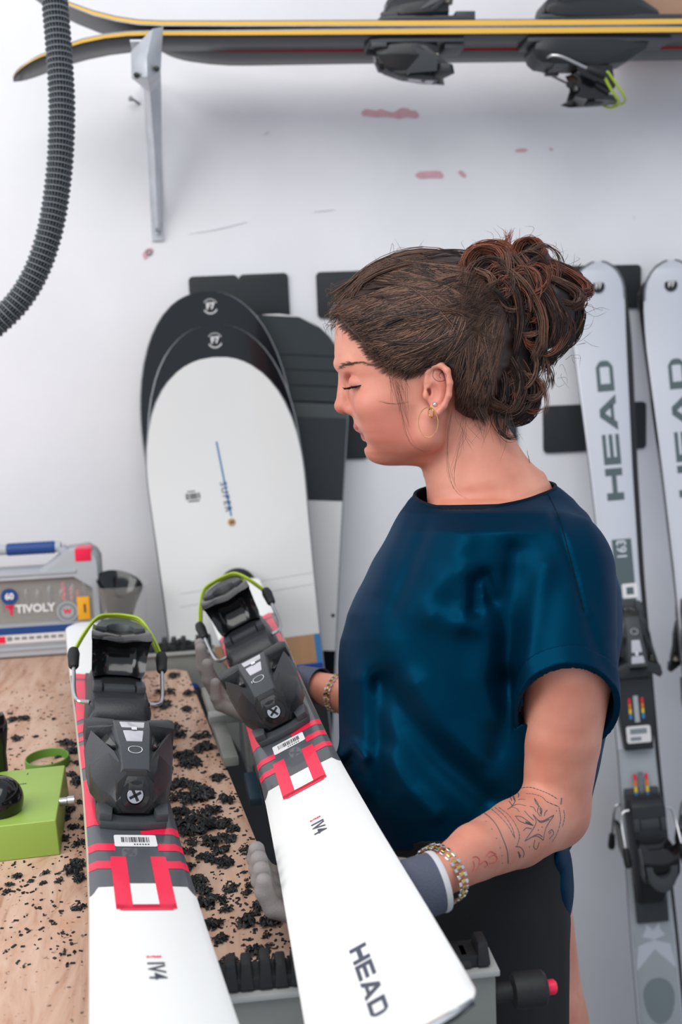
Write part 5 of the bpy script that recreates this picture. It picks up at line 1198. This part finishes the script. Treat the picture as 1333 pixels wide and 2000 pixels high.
# cuff band turned up on the near sleeve
band_f = lambda P: np.maximum(np.maximum(sleeve(P)-5-folds(P)*.6, -cuffP(P)-2), np.maximum(seamP(P)*1.0-0, -(sleeve(P)+9)))
Vc, Qc = sdf_mesh(band_f, (960, 1100, 120), (1260, 1480, 470), 2.6)
Vc = smooth_np(Vc, Qc, 2); mesh_np('sleeve_cuff', V2W(Vc), Qc, m_blouse, woman)
# neck trim: follow the rim of the opening
bvs = BVHTree.FromPolygons([Vector(v) for v in Vs], [list(map(int, q)) for q in Qs])
ed = np.sort(np.concatenate([Qs[:, [0, 1]], Qs[:, [1, 2]], Qs[:, [2, 3]], Qs[:, [3, 0]]]), 1); eu, ec = np.unique(ed, axis=0, return_counts=True)
bv = np.unique(eu[ec == 1]); bp2 = Vs[bv]; bp2 = bp2[(bp2[:, 1] < 1012) & (np.hypot(bp2[:, 0]-948, bp2[:, 2]) < 190)]
an = np.arctan2(bp2[:, 2], bp2[:, 0]-948); rim = []
for t in np.linspace(-math.pi, math.pi, 72, endpoint=False):
    dd = np.abs((an-t+math.pi) % (2*math.pi)-math.pi); wg = np.exp(-(dd/.07)**2)[:, None]; rim.append((bp2*wg).sum(0)/wg.sum())
rim = np.array(rim); rim = np.array([rim[(np.arange(-2, 3)+i) % 72].mean(0) for i in range(72)])
mb = MB(); up = np.array([0, -1., 0]); rings = []
for i in range(73):
    p = rim[i % 72]; c = np.array([948, p[1], 0]); o_ = (p-c)/np.linalg.norm(p-c)
    rings.append(V2W(np.array([p+o_*30+up*-64, p+o_*5+up*-6, p+o_*1+up*4, p-o_*4+up*3, p-o_*4+up*-12])))
mb.loft(rings, False).build('neck_trim', m_trim, woman, world=True, smooth=60)
# shoulder seam line on the near side
def seam(pts, r=.0006, m_=m_trim, name='seam'):
    P = []
    for x, y in bez(pts, 10):
        h_ = bvs.ray_cast(Vector((x, y, 600)), Vector((0, 0, -1)))
        if h_[0] is not None: P.append(V2W(np.array(h_[0])[None])[0]+np.array([0, 0, 0]))
    if len(P) > 3: MB().tube(P, r, 6).build(name, m_, woman, world=True)
seam([(1062, 946), (1092, 1010), (1112, 1080), (1130, 1150), (1141, 1193)])
# blouse tail hanging below the arm at the back
tl = Field(); tl.E((1096, 1735, 40), (26, 78, 130), 10); tl.E((1088, 1680, 60), (26, 50, 130), 14)
Vt, Qt = sdf_mesh(tl, (1020, 1600, -130), (1150, 1840, 220), 3.0); mesh_np('blouse_tail', V2W(Vt), Qt, m_blouse, woman)
# shorts
def shorts_f(P):
    g = np.maximum(torso(P, -4), 1640-P[:, 1])
    for s in (-1, 1): g = smin(g, np.maximum(cone(P, (960, 1700, s*125), (972, 2100, s*130-60), 134, 140), (P[:, 1]-1800 if s < 0 else -1e3)), 30)
    return np.maximum(np.maximum(g, P[:, 1]-2130+(P[:, 0]-1000)*.5), 1640-P[:, 1])
Vt, Qt = sdf_mesh(shorts_f, (740, 1630, -310), (1180, 2260, 330), 5.0); Vt = smooth_np(Vt, Qt, 3); mesh_np('shorts', V2W(Vt), Qt, m_short, woman)
# shoes
for s in (-1, 1):
    dx_ = 0 if s > 0 else 44; lw = lambda v: s*124-.14*(v-1650); vf = 3560
    while V2W(np.array([[1000, vf, lw(vf)]]))[0, 2] > FZ+.03: vf += 4
    sh = Field(); sh.C((1010+dx_, vf, lw(vf)), (880+dx_, vf+8, lw(vf+8)), 54, 46, 20); sh.C((1020+dx_, vf-80, lw(vf-80)), (1015+dx_, vf, lw(vf)), 54, 56, 20)
    Vt, Qt = sdf_mesh(sh, (800, vf-180, lw(vf)-90), (1130, vf+90, lw(vf)+90), 8.0); Wt = V2W(Vt); Wt[:, 2] = np.maximum(Wt[:, 2], FZ+.002); mesh_np('shoe', Wt, Qt, m_short, woman)
# ---- gloves: world-space fields around the ski edge
def ski_pt(x, s, h): return OH+RH@np.array(S(x, s, h))
def glove(name, wrist, palm, fingers, thumb, cuff_r, arm, hem):
    # metres x 1000 so that the margins above stay in proportion
    k_ = 1000.0; G = Field(12); f_ = lambda p: ski_pt(*p)*k_
    w_, p_ = f_(wrist), f_(palm)
    knuck = [f_(fg[0]) for fg in fingers]
    G.C(w_, p_, 21.5, 21, 8)
    for q in knuck: G.C(p_, q, 19, 12, 9)
    for fg, rr_ in fingers_r(fingers):
        G.chain([f_(p) for p in fg], rr_, 2.5)
    G.chain([f_(p) for p in thumb], [14, 12, 10.5, 9][:len(thumb)], 5)
    lo = np.min([w_, p_]+knuck+[f_(p) for fg in fingers for p in fg]+[f_(p) for p in thumb], 0)-32; hi = np.max([w_, p_]+knuck+[f_(p) for fg in fingers for p in fg]+[f_(p) for p in thumb], 0)+32
    Vg, Qg = sdf_mesh(G, lo, hi, 1.6); Vg = smooth_np(Vg, Qg, 2); g = mesh_np(name, Vg/k_, Qg, m_glove, woman)
    c = w_/k_; ax = (w_-p_)/np.linalg.norm(w_-p_)*.35+(arm-c)/np.linalg.norm(arm-c)*.65; ax /= np.linalg.norm(ax)
    MB().lathe([(cuff_r*.93, -.014), (cuff_r*1.02, -.010), (cuff_r*1.0, .008), (cuff_r*.985, .022), (cuff_r*.94, .0225), (cuff_r*.92, .0)], 36, c-ax*.008, ax, caps=False).build('knit_cuff', m_knit, g, world=True)
    MB().lathe([(cuff_r*.99, .0205), (cuff_r*1.015, .023), (cuff_r*.99, .0255), (cuff_r*.93, .024)], 36, c-ax*.008, ax, caps=False).build('cuff_hem', hem, g, world=True)
    return g, c, ax
def fingers_r(fg):
    base = [9.6, 10.1, 9.8, 8.6]
    return [(f, [b, b, b*.96, b*.88, b*.76][:len(f)]) for f, b in zip(fg, base)]
# near hand: palm under the ski, fingertips closing over its left edge
nf = [[(-.012, .212+i*.022, -.038), (-.044, .206+i*.0215, -.032), (-.061, .204+i*.021, -.015), (-.0615, .205+i*.0205, .002), (-.0575, .208+i*.020, .011)] for i in range(4)]
g1, c1, a1 = glove('glove', (.055, .318, -.034), (.028, .272, -.038), nf, [(.045, .300, -.036), (.040, .338, -.032), (.022, .365, -.028), (.005, .378, -.027)], .0245, V2W(np.array([[930, 1664, 450]]))[0], mat('cuff_hem', (190, 190, 192), .7))
ff = [[(-.012, -.335+i*.026, -.036), (-.045, -.335+i*.026, -.030), (-.066, -.332+i*.026, .000), (-.066, -.330+i*.026, [.036, .040, .030, .012][i]), (-.058, -.328+i*.026, [.066, .066, .050, .030][i])] for i in range(4)]
g2, c2, a2 = glove('glove', (.050, -.245, -.031), (.020, -.285, -.038), ff, [(.030, -.30, -.036), (.025, -.335, -.034), (.010, -.36, -.03), (-.005, -.372, -.029)], .0235, V2W(np.array([[700, 1365, -345]]))[0], m_knit)
# ---- bracelets
def bracelet(c, ax, rx, ry, n, name, up_hint, wdt, th):
    ax = np.array(ax)/np.linalg.norm(ax); u = up_hint-ax*(up_hint@ax); u /= np.linalg.norm(u); v = np.cross(ax, u)
    m1, m2 = MB(), MB()
    for i in range(n):
        a = 2*math.pi*i/n; p = c+rx*math.cos(a)*u+ry*math.sin(a)*v; t = -rx*math.sin(a)*u+ry*math.cos(a)*v; L_ = np.linalg.norm(t)*2*math.pi/n; t /= np.linalg.norm(t); nn = np.cross(t, ax); R_ = np.stack([t, ax, nn], 1)
        m1.box(p, (L_*.55, wdt*.42, th), R_)
        for s in (-1, 1): m2.box(p+ax*s*wdt*.36+t*L_*.25, (L_*.62, wdt*.28, th*.9), R_)
    o_ = m1.build(name, m_gold, woman, world=True, bevel=.0004, seg=1); m2.build('steel_links', m_silv, o_, world=True, bevel=.0004, seg=1)
    return o_
fa_n = V2W(np.array([[930, 1664, 450]]))[0]; axn = (fa_n-c1)/np.linalg.norm(fa_n-c1)
bracelet(c1+axn*.029, axn+np.array([.12, -.1, .1]), .0235, .0250, 26, 'link_bracelet', np.array([0, 0, 1.]), .0105, .0022)
fa_f = V2W(np.array([[700, 1365, -345]]))[0]; axf = (fa_f-c2)/np.linalg.norm(fa_f-c2)
bracelet(c2+axf*.046, axf, .0245, .0245, 24, 'link_bracelet', np.array([0, 0, 1.]), .0095, .002)
# ------------------------------------------------------------------ hair, ear rings, brows, lashes, tattoos
hairline = [(640, 628), (660, 622), (676, 640), (700, 664), (722, 694), (748, 722), (790, 738), (826, 730), (842, 712), (862, 708), (878, 726), (886, 770), (886, 800), (915, 826), (945, 845), (985, 850)]
def hl_side(u, v):                               # signed distance to the hairline in the side view, + on the face side
    pts = np.array(hairline, float); P2 = np.stack([u, v], 1); d = pl_dist(P2, pts)
    poly = np.array([(560, 628)]+hairline+[(1040, 850), (1040, 1100), (560, 1100)], float); ins = np.zeros(len(u), bool); j = len(poly)-1
    for i in range(len(poly)):
        c = ((poly[i, 1] > v) != (poly[j, 1] > v)) & (u < (poly[j, 0]-poly[i, 0])*(v-poly[i, 1])/(poly[j, 1]-poly[i, 1]+1e-12)+poly[i, 0]); ins ^= c; j = i
    return np.where(ins, d, -d)
def cap_f(P):
    f = elli(P, (838, 646, 0), (193, 158, 150)); f = smin(f, elli(P, (905, 720, 0), (92, 120, 112)), 40); f = smin(f, elli(P, (760, 640, 0), (108, 100, 133)), 30); f = smin(f, elli(P, (800, 690, 0), (80, 56, 136)), 20)
    f = f-1.4*np.sin(P[:, 1]*.11+P[:, 0]*.035+np.sin(P[:, 0]*.02)*2)-1.2*np.sin(P[:, 1]*.23-P[:, 0]*.05)
    return smax(f, hl_side(P[:, 0], P[:, 1])+3, 14)
Vk, Qk = sdf_mesh(cap_f, (620, 470, -200), (1060, 880, 200), 3.0, slack=2.0)
Vk = smooth_np(Vk, Qk, 2)
hair = mesh_np('hair', V2W(Vk), Qk, m_hair[0], woman)
bvk = BVHTree.FromPolygons([Vector(v) for v in Vk], [list(map(int, q)) for q in Qk])
def cap_w(u, v, side=1):
    h_ = bvk.ray_cast(Vector((u, v, side*400)), Vector((0, 0, -side))); return None if h_[0] is None else h_[0][2]
class Strands:                                   # thin tapered tubes gathered into one mesh per part
    def __init__(s): s.P = []; s.r = []; s.mi = []
    def add(s, pts, r, mi): s.P.append(np.asarray(pts, float)); s.r.append(r); s.mi.append(mi)
    def build(s, name, parent, taper=True, npt=12):
        VV, QQ, MI = [], [], []; off = 0
        for pts, r, mi in zip(s.P, s.r, s.mi):
            L = np.concatenate([[0], np.cumsum(np.linalg.norm(np.diff(pts, axis=0), axis=1))]); t = np.linspace(0, L[-1], npt)
            C_ = V2W(np.stack([np.interp(t, L, pts[:, i]) for i in range(3)], 1)); T_ = np.gradient(C_, axis=0); T_ /= np.linalg.norm(T_, axis=1)[:, None]+1e-12
            n1 = np.cross(T_, fwd); n1 /= np.linalg.norm(n1, axis=1)[:, None]+1e-9; n2 = np.cross(T_, n1)
            tt = np.linspace(0, 1, npt); rad = (r/KAP)*(np.minimum(1, np.minimum(tt*8+.3, (1-tt)*4+.12)) if taper else np.ones(npt))
            ring = np.stack([C_+rad[:, None]*(math.cos(a)*n1+math.sin(a)*n2) for a in (0.5, 2.594, 4.689)], 1)
            VV.append(ring.reshape(-1, 3)); i = np.arange(npt-1)[:, None]*3; k = np.arange(3)[None]
            q = np.stack([i+k, i+(k+1) % 3, i+3+(k+1) % 3, i+3+k], -1).reshape(-1, 4)+off; QQ.append(q); MI.append(np.full(len(q), mi)); off += npt*3
        return mesh_np(name, np.concatenate(VV), np.concatenate(QQ), m_hair, parent, np.concatenate(MI))
hr = np.random.default_rng(3)
def hp2(p0, p1, bow, n=16):                      # planar path with a sideways bow
    t = np.linspace(0, 1, n)[:, None]; p0, p1 = np.array(p0, float), np.array(p1, float); d = p1-p0; nrm = np.array([-d[1], d[0]]); return p0*(1-t)+p1*t+nrm*bow*(4*t*(1-t))*.5
ST = Strands()
def on_cap(path, side, lift):
    out_ = []
    for u, v in path:
        w_ = cap_w(u, v, side)
        if w_ is None:
            if out_: w_ = out_[-1][2]-side*lift
            else: continue
        out_.append((u, v, w_+side*lift))
    return np.array(out_)
target = np.array([915, 575.])
# locks: groups of strands sharing a path, combed back from the hairline to the bun
for side, nl in ((1, 250), (-1, 60)):
    for i in range(nl):
        t = hr.random(); q = hr.random()
        if q < .55:                              # from the front and side hairline
            idx = t*7.6; k = int(idx); a = np.array(hairline[k])*(1-idx+k)+np.array(hairline[k+1])*(idx-k); a = a+np.array([hr.uniform(-4, 30), hr.uniform(-16, 2)])
        elif q < .8: a = np.array([hr.uniform(668, 860), hr.uniform(498, 640)])
        else: a = np.array([hr.uniform(880, 975), hr.uniform(740, 850)])
        b = target+np.array([hr.normal(14, 20), hr.normal(12, 40)]) if q < .8 else np.array([hr.uniform(915, 985), hr.uniform(590, 680)])
        bow = hr.uniform(.06, .22) if a[1] > 650 else hr.uniform(-.22, -.04)
        if q >= .8: bow = hr.uniform(-.1, .1)
        cm = hr.choice([0, 0, 1, 1, 1, 2, 2, 4], p=None)
        for j in range(16):
            jit = hr.normal(0, 4.5, 2); path = hp2(a+jit*1.1, b+hr.normal(0, 4, 2), bow+hr.normal(0, .012))
            s3 = on_cap(path, side, hr.uniform(1.5, 5.5))
            if len(s3) > 5: s3[:, 2] = np.convolve(np.pad(s3[:, 2], 2, 'edge'), np.ones(5)/5, 'valid'); ST.add(s3, hr.uniform(.5, 1.15), cm if hr.random() < .75 else int(hr.integers(0, 3)))
# locks across the midline (crown outline)
for i in range(60):
    w0 = hr.uniform(-110, 110); a = (hr.uniform(640, 684), hr.uniform(572, 622)); 
    top = np.array([[a[0], a[1], w0*.8], [700, 540-.0004*w0*w0, w0], [760, 503, w0], [830, 489, w0*.95], [890, 503, w0*.8], [925, 535, w0*.5]])
    top[:, 1] += .0035*w0*w0
    for j in range(10):
        ST.add(bez(top+hr.normal(0, 2.6, 3), 5), hr.uniform(.5, 1.0), int(hr.choice([0, 1, 1, 2])))
for i in range(420):                             # fine hairs crossing the hairline onto the skin
    idx = hr.random()*8.2; k = int(idx); a = np.array(hairline[k])*(1-idx+k)+np.array(hairline[k+1])*(idx-k); d_ = target-a; d_ = d_/np.linalg.norm(d_)
    d_ = d_+np.array([0, -.35 if a[1] < 660 else .25]); d_ /= np.linalg.norm(d_); st_ = a-d_*hr.uniform(2, 13); pth = [st_+d_*t for t in np.linspace(0, hr.uniform(45, 90), 12)]; L_ = []
    for u, v in pth:
        c_ = cap_w(u, v); s_ = skin_at(u, v); w_ = max([z for z in (c_, None if s_ is None else W2V(s_)[2]) if z is not None], default=None)
        if w_ is not None: L_.append((u, v, w_+2.2))
    if len(L_) > 6: ST.add(np.array(L_), hr.uniform(.35, .75), int(hr.choice([0, 1, 1, 2])))
ST.build('combed_hair', hair)['kind'] = 'stuff'
# ---- bun: dark core and looping locks
bun = Field(40)
bun.E((985, 580, 0), (84, 90, 80), 20); bun.E((1066, 590, -5), (72, 86, 66), 20); bun.E((1100, 590, -8), (38, 56, 44), 20); bun.E((1000, 735, 5), (52, 82, 54), 22); bun.E((930, 660, 0), (52, 84, 76), 22); bun.E((1035, 500, 0), (34, 34, 34), 16); bun.E((1010, 660, 5), (66, 62, 60), 22)
Vn, Qn = sdf_mesh(lambda P: bun(P)-3*np.sin(P[:, 0]*.09+P[:, 2]*.05)*np.sin(P[:, 1]*.08), (860, 440, -120), (1160, 840, 120), 4.0, slack=1.8)
bunm = mesh_np('hair_bun', V2W(smooth_np(Vn, Qn, 2)), Qn, m_hair[4], woman)
LOCKS = [ # side-view course, base depth, radius, colour
 ([(905, 520), (925, 492), (965, 480), (1000, 492), (1010, 520)], 30, 13, 3), ([(912, 560), (908, 520), (935, 492), (980, 500), (985, 545), (960, 590)], 62, 14, 3), ([(925, 600), (915, 560), (935, 520), (975, 515), (1000, 545)], 76, 13, 1),
 ([(915, 580), (925, 612), (960, 620), (990, 600), (995, 560)], 80, 12, 3), ([(910, 540), (918, 590), (950, 612), (985, 606)], 70, 11, 1), ([(1005, 505), (1015, 480), (1040, 474), (1058, 492), (1052, 515)], 20, 14, 3), ([(1000, 520), (1030, 500), (1055, 508), (1070, 530)], 48, 13, 1),
 ([(1000, 500), (1035, 545), (1055, 600), (1060, 660), (1045, 700)], 68, 11, 1), ([(985, 520), (1030, 560), (1060, 620), (1062, 680)], 76, 9, 2), ([(1060, 520), (1100, 530), (1140, 555), (1150, 572), (1120, 578), (1080, 565)], 30, 12, 3), ([(1050, 515), (1090, 520), (1130, 540), (1148, 565)], 8, 10, 1), ([(1070, 545), (1105, 560), (1135, 580), (1125, 600), (1090, 590)], 44, 12, 1),
 ([(1080, 560), (1118, 590), (1132, 620), (1118, 660), (1085, 680)], 18, 14, 4), ([(1065, 580), (1098, 610), (1112, 650), (1090, 690), (1065, 700)], 40, 13, 0), ([(1050, 560), (1078, 600), (1088, 640), (1078, 680)], 58, 11, 0),
 ([(960, 600), (985, 640), (985, 680), (965, 715), (948, 745), (955, 780), (985, 800)], 66, 11, 1), ([(990, 610), (1008, 650), (1000, 690), (970, 730), (950, 760), (962, 790), (1000, 806)], 60, 10, 2), ([(1000, 690), (1030, 720), (1045, 760), (1035, 800), (1008, 822)], 36, 13, 0),
 ([(985, 690), (1010, 720), (1020, 760), (1005, 800), (980, 812)], 56, 12, 0), ([(965, 700), (985, 740), (988, 780), (975, 806)], 62, 10, 4), ([(945, 600), (955, 650), (940, 690), (945, 740)], 74, 10, 0), ([(925, 610), (930, 660), (945, 700), (930, 760)], 72, 12, 4), ([(905, 600), (912, 660), (925, 720), (935, 790), (950, 825)], 84, 12, 0), ([(1040, 690), (1062, 705), (1082, 700), (1075, 715)], 20, 7, 0), ([(975, 540), (1010, 575), (1020, 630), (1010, 690)], 78, 11, 0), ([(940, 560), (975, 580), (1000, 620), (998, 670)], 82, 10, 4),
 ([(1020, 500), (1050, 540), (1080, 580), (1100, 630)], 58, 9, 1), ([(930, 530), (960, 545), (965, 580), (940, 600)], 80, 9, 2), ([(1010, 640), (1035, 670), (1060, 690), (1040, 720)], 50, 11, 4), ([(1045, 740), (1050, 780), (1030, 815), (1000, 826)], 10, 10, 0)]
BS = Strands()
for pts, w0, rad, cm in LOCKS:
    base = bez([(x, y, w0+6*math.sin(i*1.7)) for i, (x, y) in enumerate(pts)], 8); rad = rad*1.45; nst = int(rad*5.6)
    for j in range(nst):
        a, r_ = hr.uniform(0, 6.28), rad*math.sqrt(hr.random()); off = np.array([math.cos(a)*r_*.7, math.sin(a)*r_*.7, math.cos(a+2)*r_*.8]); ph = hr.uniform(0, 6)
        tt = np.linspace(0, 1, len(base))[:, None]; wob = np.stack([np.sin(tt[:, 0]*5+ph), np.cos(tt[:, 0]*4+ph), np.sin(tt[:, 0]*6+ph*2)], 1)*2.2
        BS.add(base+off*(1-.2*np.abs(2*tt-1))+wob, hr.uniform(.5, 1.0), cm if hr.random() < .7 else int(hr.choice([0, 1, 2, 3, 4])))
for i in range(150):                             # many smaller loose curls over the core
    cx_, cy_ = (hr.normal(1005, 48), hr.normal(565, 42)) if i % 3 else (hr.normal(1000, 30), hr.normal(720, 48))
    if abs(cx_-1010) > 120 or cy_ < 515 or (cx_ > 1050 and cy_ > 670): continue
    w0 = 80-.0045*(cx_-985)**2+hr.normal(0, 6) if i % 3 else 58-.01*(cx_-1000)**2
    if w0 < -10: continue
    r0, a0, sw = hr.uniform(14, 46), hr.uniform(0, 6.28), hr.uniform(1.4, 3.6)*hr.choice([-1, 1]); cm = int(hr.choice([0, 1, 1, 2, 3, 3, 4]))
    an = np.linspace(a0, a0+sw, 14); el_ = hr.uniform(.8, 1.5)
    base = np.stack([cx_+r0*np.cos(an)*.9, cy_+r0*el_*np.sin(an), w0+5*np.sin(an*1.3+i)], 1)
    for j in range(16): BS.add(base+hr.normal(0, 2.8, 3)+np.sin(np.linspace(0, 4, 14)+hr.uniform(0, 6))[:, None]*hr.normal(0, 1.6, 3), hr.uniform(.35, .8), cm if hr.random() < .7 else int(hr.integers(0, 5)))
o = BS.build('curled_locks', bunm, npt=16); o['kind'] = 'stuff'
# ---- loose hairs
LS = Strands()
for pts, w0 in (([(772, 738), (782, 790), (790, 830), (800, 862), (822, 880), (845, 880)], 118), ([(765, 735), (776, 780), (784, 812)], 120), ([(884, 800), (877, 850), (874, 900), (880, 935), (892, 962), (912, 974)], 92), ([(905, 835), (895, 880), (888, 920), (890, 950)], 88), ([(1030, 880), (1035, 905), (1025, 916), (1012, 912)], 20), ([(742, 784), (760, 789), (785, 787), (800, 782)], 122), ([(775, 745), (792, 800), (800, 840)], 119)):
    LS.add(bez([(x, y, w0) for x, y in pts], 6), .30, 1)
    for j in range(3): LS.add(bez([(x+hr.normal(0, 2.5), y+hr.normal(0, 2), w0+hr.normal(0, 3)) for x, y in pts], 6), .22, 2)
for j in range(20):                              # sideburn wisps
    a = np.array([hr.uniform(752, 792), hr.uniform(700, 722)]); LS.add(bez([(a[0], a[1], 130), (a[0]+hr.uniform(-6, 8), a[1]+hr.uniform(20, 40), 124), (a[0]+hr.uniform(0, 20), a[1]+hr.uniform(40, 95), 118)], 5), .24, int(hr.integers(1, 3)))
for j in range(90):                              # forehead wisps
    a = np.array([hr.uniform(646, 690), hr.uniform(555, 640)]); d_ = np.array([-hr.uniform(4, 20), hr.uniform(-8, 16)]); w0 = hr.uniform(-60, 70)
    LS.add(bez([(a[0]+30, a[1]-12, w0), (a[0], a[1], w0), (a[0]+d_[0], a[1]+d_[1], w0), (a[0]+d_[0]*.8, a[1]+d_[1]+14, w0)], 5), .4, int(hr.integers(0, 3)))
for j in range(130):                             # fine halo
    th = hr.uniform(-2.6, 1.0); c = np.array([1010, 620]) if j % 2 else np.array([850, 640]); R_ = np.array([135, 150]) if j % 2 else np.array([190, 150])
    p = c+R_*np.array([math.cos(th), math.sin(th)])*hr.uniform(.85, 1.0); q2 = p+np.array([math.cos(th), math.sin(th)])*hr.uniform(8, 34)+hr.normal(0, 12, 2); mid = (p+q2)/2+hr.normal(0, 10, 2)
    LS.add(bez([(*p, hr.uniform(-60, 60)), (*mid, 0), (*q2, hr.uniform(-30, 30))], 6), .33, int(hr.choice([0, 1, 3])))
for j in range(26):                              # nape wisps
    a = np.array([hr.uniform(890, 1000), hr.uniform(780, 830)]); LS.add(bez([(*a, 90), (a[0]+hr.uniform(-8, 14), a[1]+30, 86), (a[0]+hr.uniform(-20, 40), a[1]+hr.uniform(40, 75), 84)], 5), .24, int(hr.integers(0, 3)))
for j in range(26):
    LS.add(bez([(992+hr.normal(0, 5), 500, 10), (990+hr.normal(0, 5), 478, 10), (996+hr.normal(0, 8), 452+hr.uniform(-8, 14), 10)], 5), .6, 3)
LS.build('loose_hairs', hair)['kind'] = 'stuff'
# brows and lashes
BR = Strands()
for j in range(80):
    t = hr.random(); u = 659+t*66; v = 716-10*math.sin(t*2.4)+t*6+hr.normal(0, 2.2*(1-.5*t)); w_ = 20+t*60
    p = skin_at(u, v)
    if p is None: continue
    q2 = W2V(p)
    L_ = [skin_at(q2[0]+dx, q2[1]+dy, .0004) for dx, dy in ((0, 0), (4, -1.5), (8, -1.5), (12, 0))]
    if all(z is not None for z in L_): BR.add(W2V(np.array(L_)), .42*(1-.5*t), 4 if t < .12 else (1 if t < .5 else 2))
BR.build('eyebrow', body, npt=5)['kind'] = 'stuff'
EL = Strands()
for j in range(46):
    t = j/45; u = 683+t*21; v = 757-4*t+hr.normal(0, .6); p = skin_at(u, v)
    if p is None: continue
    q2 = W2V(p); L_ = 15-7*t; EL.add([(q2[0], q2[1], q2[2]+.5), (q2[0]-L_*.6, q2[1]+3.5, q2[2]+5), (q2[0]-L_, q2[1]+1.0+hr.normal(0, 1), q2[2]+7)], .7, 4)
for j in range(60):
    u = 684+j*.36; v = 757-.19*(u-684); p = skin_at(u, v)
    if p is not None: q2 = W2V(p); EL.add([(q2[0]-2, q2[1], q2[2]+.4), (q2[0]+2, q2[1], q2[2]+.4)], 1.2, 4)
EL.build('eyelashes', body, npt=5)['kind'] = 'stuff'
# ear rings
def vpt(u, v, w_): return V2W(np.array([[u, v, w_]]))[0]
p = skin_at(850, 790); MB().ball(p, .0026, 14, 10).build('stud_earring', m_silv, woman, world=True)
e0 = W2V(skin_at(842, 802))
MB().tube([vpt(842+4*math.cos(a), 806+9*math.sin(a), e0[2]+5*math.cos(a)) for a in np.linspace(0, 2*math.pi, 20, endpoint=False)], .0009, 6, closed=True).build('small_hoop_earring', m_gold, woman, world=True)
MB().tube([vpt(837+19*math.cos(a), 825+29*math.sin(a), e0[2]+8+2*math.cos(a)) for a in np.linspace(0, 2*math.pi, 48, endpoint=False)], .00042, 6, closed=True).build('hoop_earring', m_gold, woman, world=True)
# ---- tattoos: fine ink lines laid on the skin
m_tat = mat('tattoo_ink', (86, 84, 90), .6); m_tatr = mat('tattoo_red', (186, 84, 80), .6)
def ink(m_, pts, r=.00042, smooth_=True, dash=0):
    pts = bez(pts, 6) if smooth_ and len(pts) > 2 else np.array([np.array(pts[0])*(1-t)+np.array(pts[-1])*t for t in np.linspace(0, 1, 8)])
    P = [skin_at(x, y, .00005) for x, y in pts]; P = [q_ for q_ in P if q_ is not None]
    if len(P) > 2:
        if dash:
            for i in range(0, len(P)-1, 2): m_.tube(P[i:i+2], r, 4)
        else: m_.tube(P, r, 5)
z4 = lambda L: [(920+x*.16504, 1480+y*.16504) for x, y in L]
tm = MB()
for L in ([(735, 670), (770, 780), (640, 985)], [(735, 670), (830, 750), (985, 680)], [(985, 680), (890, 830), (860, 975)], [(640, 985), (770, 925), (860, 975)], [(775, 715), (830, 765), (930, 730)], [(690, 955), (790, 905), (850, 935)],
          [(755, 480), (800, 560), (790, 640), (820, 690)], [(755, 480), (775, 540), (840, 610), (830, 690)], [(700, 575), (745, 590), (770, 640)], [(635, 630), (690, 690), (745, 740)], [(525, 690), (600, 700), (690, 760), (740, 800)], [(525, 690), (580, 750), (660, 780), (740, 800)], [(625, 860), (660, 830), (720, 840)], [(905, 620), (880, 650), (870, 690)], [(760, 970), (745, 1050), (780, 1080), (810, 1000)],
          [(435, 610), (480, 580), (525, 510), (500, 435)], [(480, 580), (560, 550), (650, 570)], [(480, 585), (540, 600), (575, 640)], [(560, 500), (600, 490), (645, 495)], [(555, 415), (570, 440), (560, 470)], [(430, 440), (470, 470), (485, 510)], [(455, 515), (480, 550), (490, 565)], [(920, 880), (960, 850), (980, 900), (930, 960)], [(930, 900), (950, 880)]):
    ink(tm, z4(L), .00040)
for L in ([(585, 360), (700, 350), (820, 385), (920, 425), (1030, 490)], [(655, 425), (760, 435), (850, 470), (900, 520), (1045, 580)], [(1045, 590), (1060, 680), (1060, 760), (1020, 900), (960, 1000)], [(1100, 620), (1110, 700), (1085, 820)], [(160, 655), (230, 710), (310, 810), (380, 960), (430, 1100), (445, 1250)], [(250, 610), (350, 700), (450, 820), (515, 940)], [(290, 590), (400, 690), (490, 830), (525, 960)], [(335, 590), (460, 690), (550, 830), (575, 940), (545, 1050)], [(530, 1050), (590, 1060), (630, 1120), (620, 1180)]):
    ink(tm, z4(L), .00050, dash=0 if L[0] == (160, 655) else 1); ink(tm, z4(L), .00022)
for x, y in ((180, 755), (250, 845), (305, 955), (348, 1065), (368, 1158), (375, 1245), (800, 855), (845, 820), (695, 1055), (1015, 628), (110, 690)):
    p = skin_at(*z4([(x, y)])[0])
    if p is not None: tm.ball(p, .0006, 6, 4)
for L in ([(560, 1110), (575, 1140), (590, 1160)], [(570, 1120), (580, 1180)], [(500, 430), (510, 480), (525, 510)], [(1075, 475), (1070, 520), (1065, 550)], [(820, 600), (830, 640), (822, 660)], [(650, 760), (690, 775), (720, 790)]):
    ink(tm, z4(L), .0007)
ink(tm, [(848, 723), (846, 735), (855, 744), (868, 743), (872, 732), (864, 727), (858, 733), (862, 739)], .0003)
tm.build('tattoo', m_tat, body, world=True, smooth=60)['kind'] = 'stuff'
tr = MB()
for L in ([(20, 1180), (60, 1170), (100, 1200), (90, 1280), (60, 1330)], [(110, 1260), (170, 1220), (200, 1270), (160, 1290)], [(210, 1180), (270, 1150), (310, 1180), (290, 1230), (220, 1250)], [(30, 1220), (40, 1290), (20, 1350)], [(180, 1160), (230, 1110), (300, 1140)]):
    ink(tr, z4(L), .0005)
tr.build('red_tattoo', m_tatr, body, world=True, smooth=60)['kind'] = 'stuff'
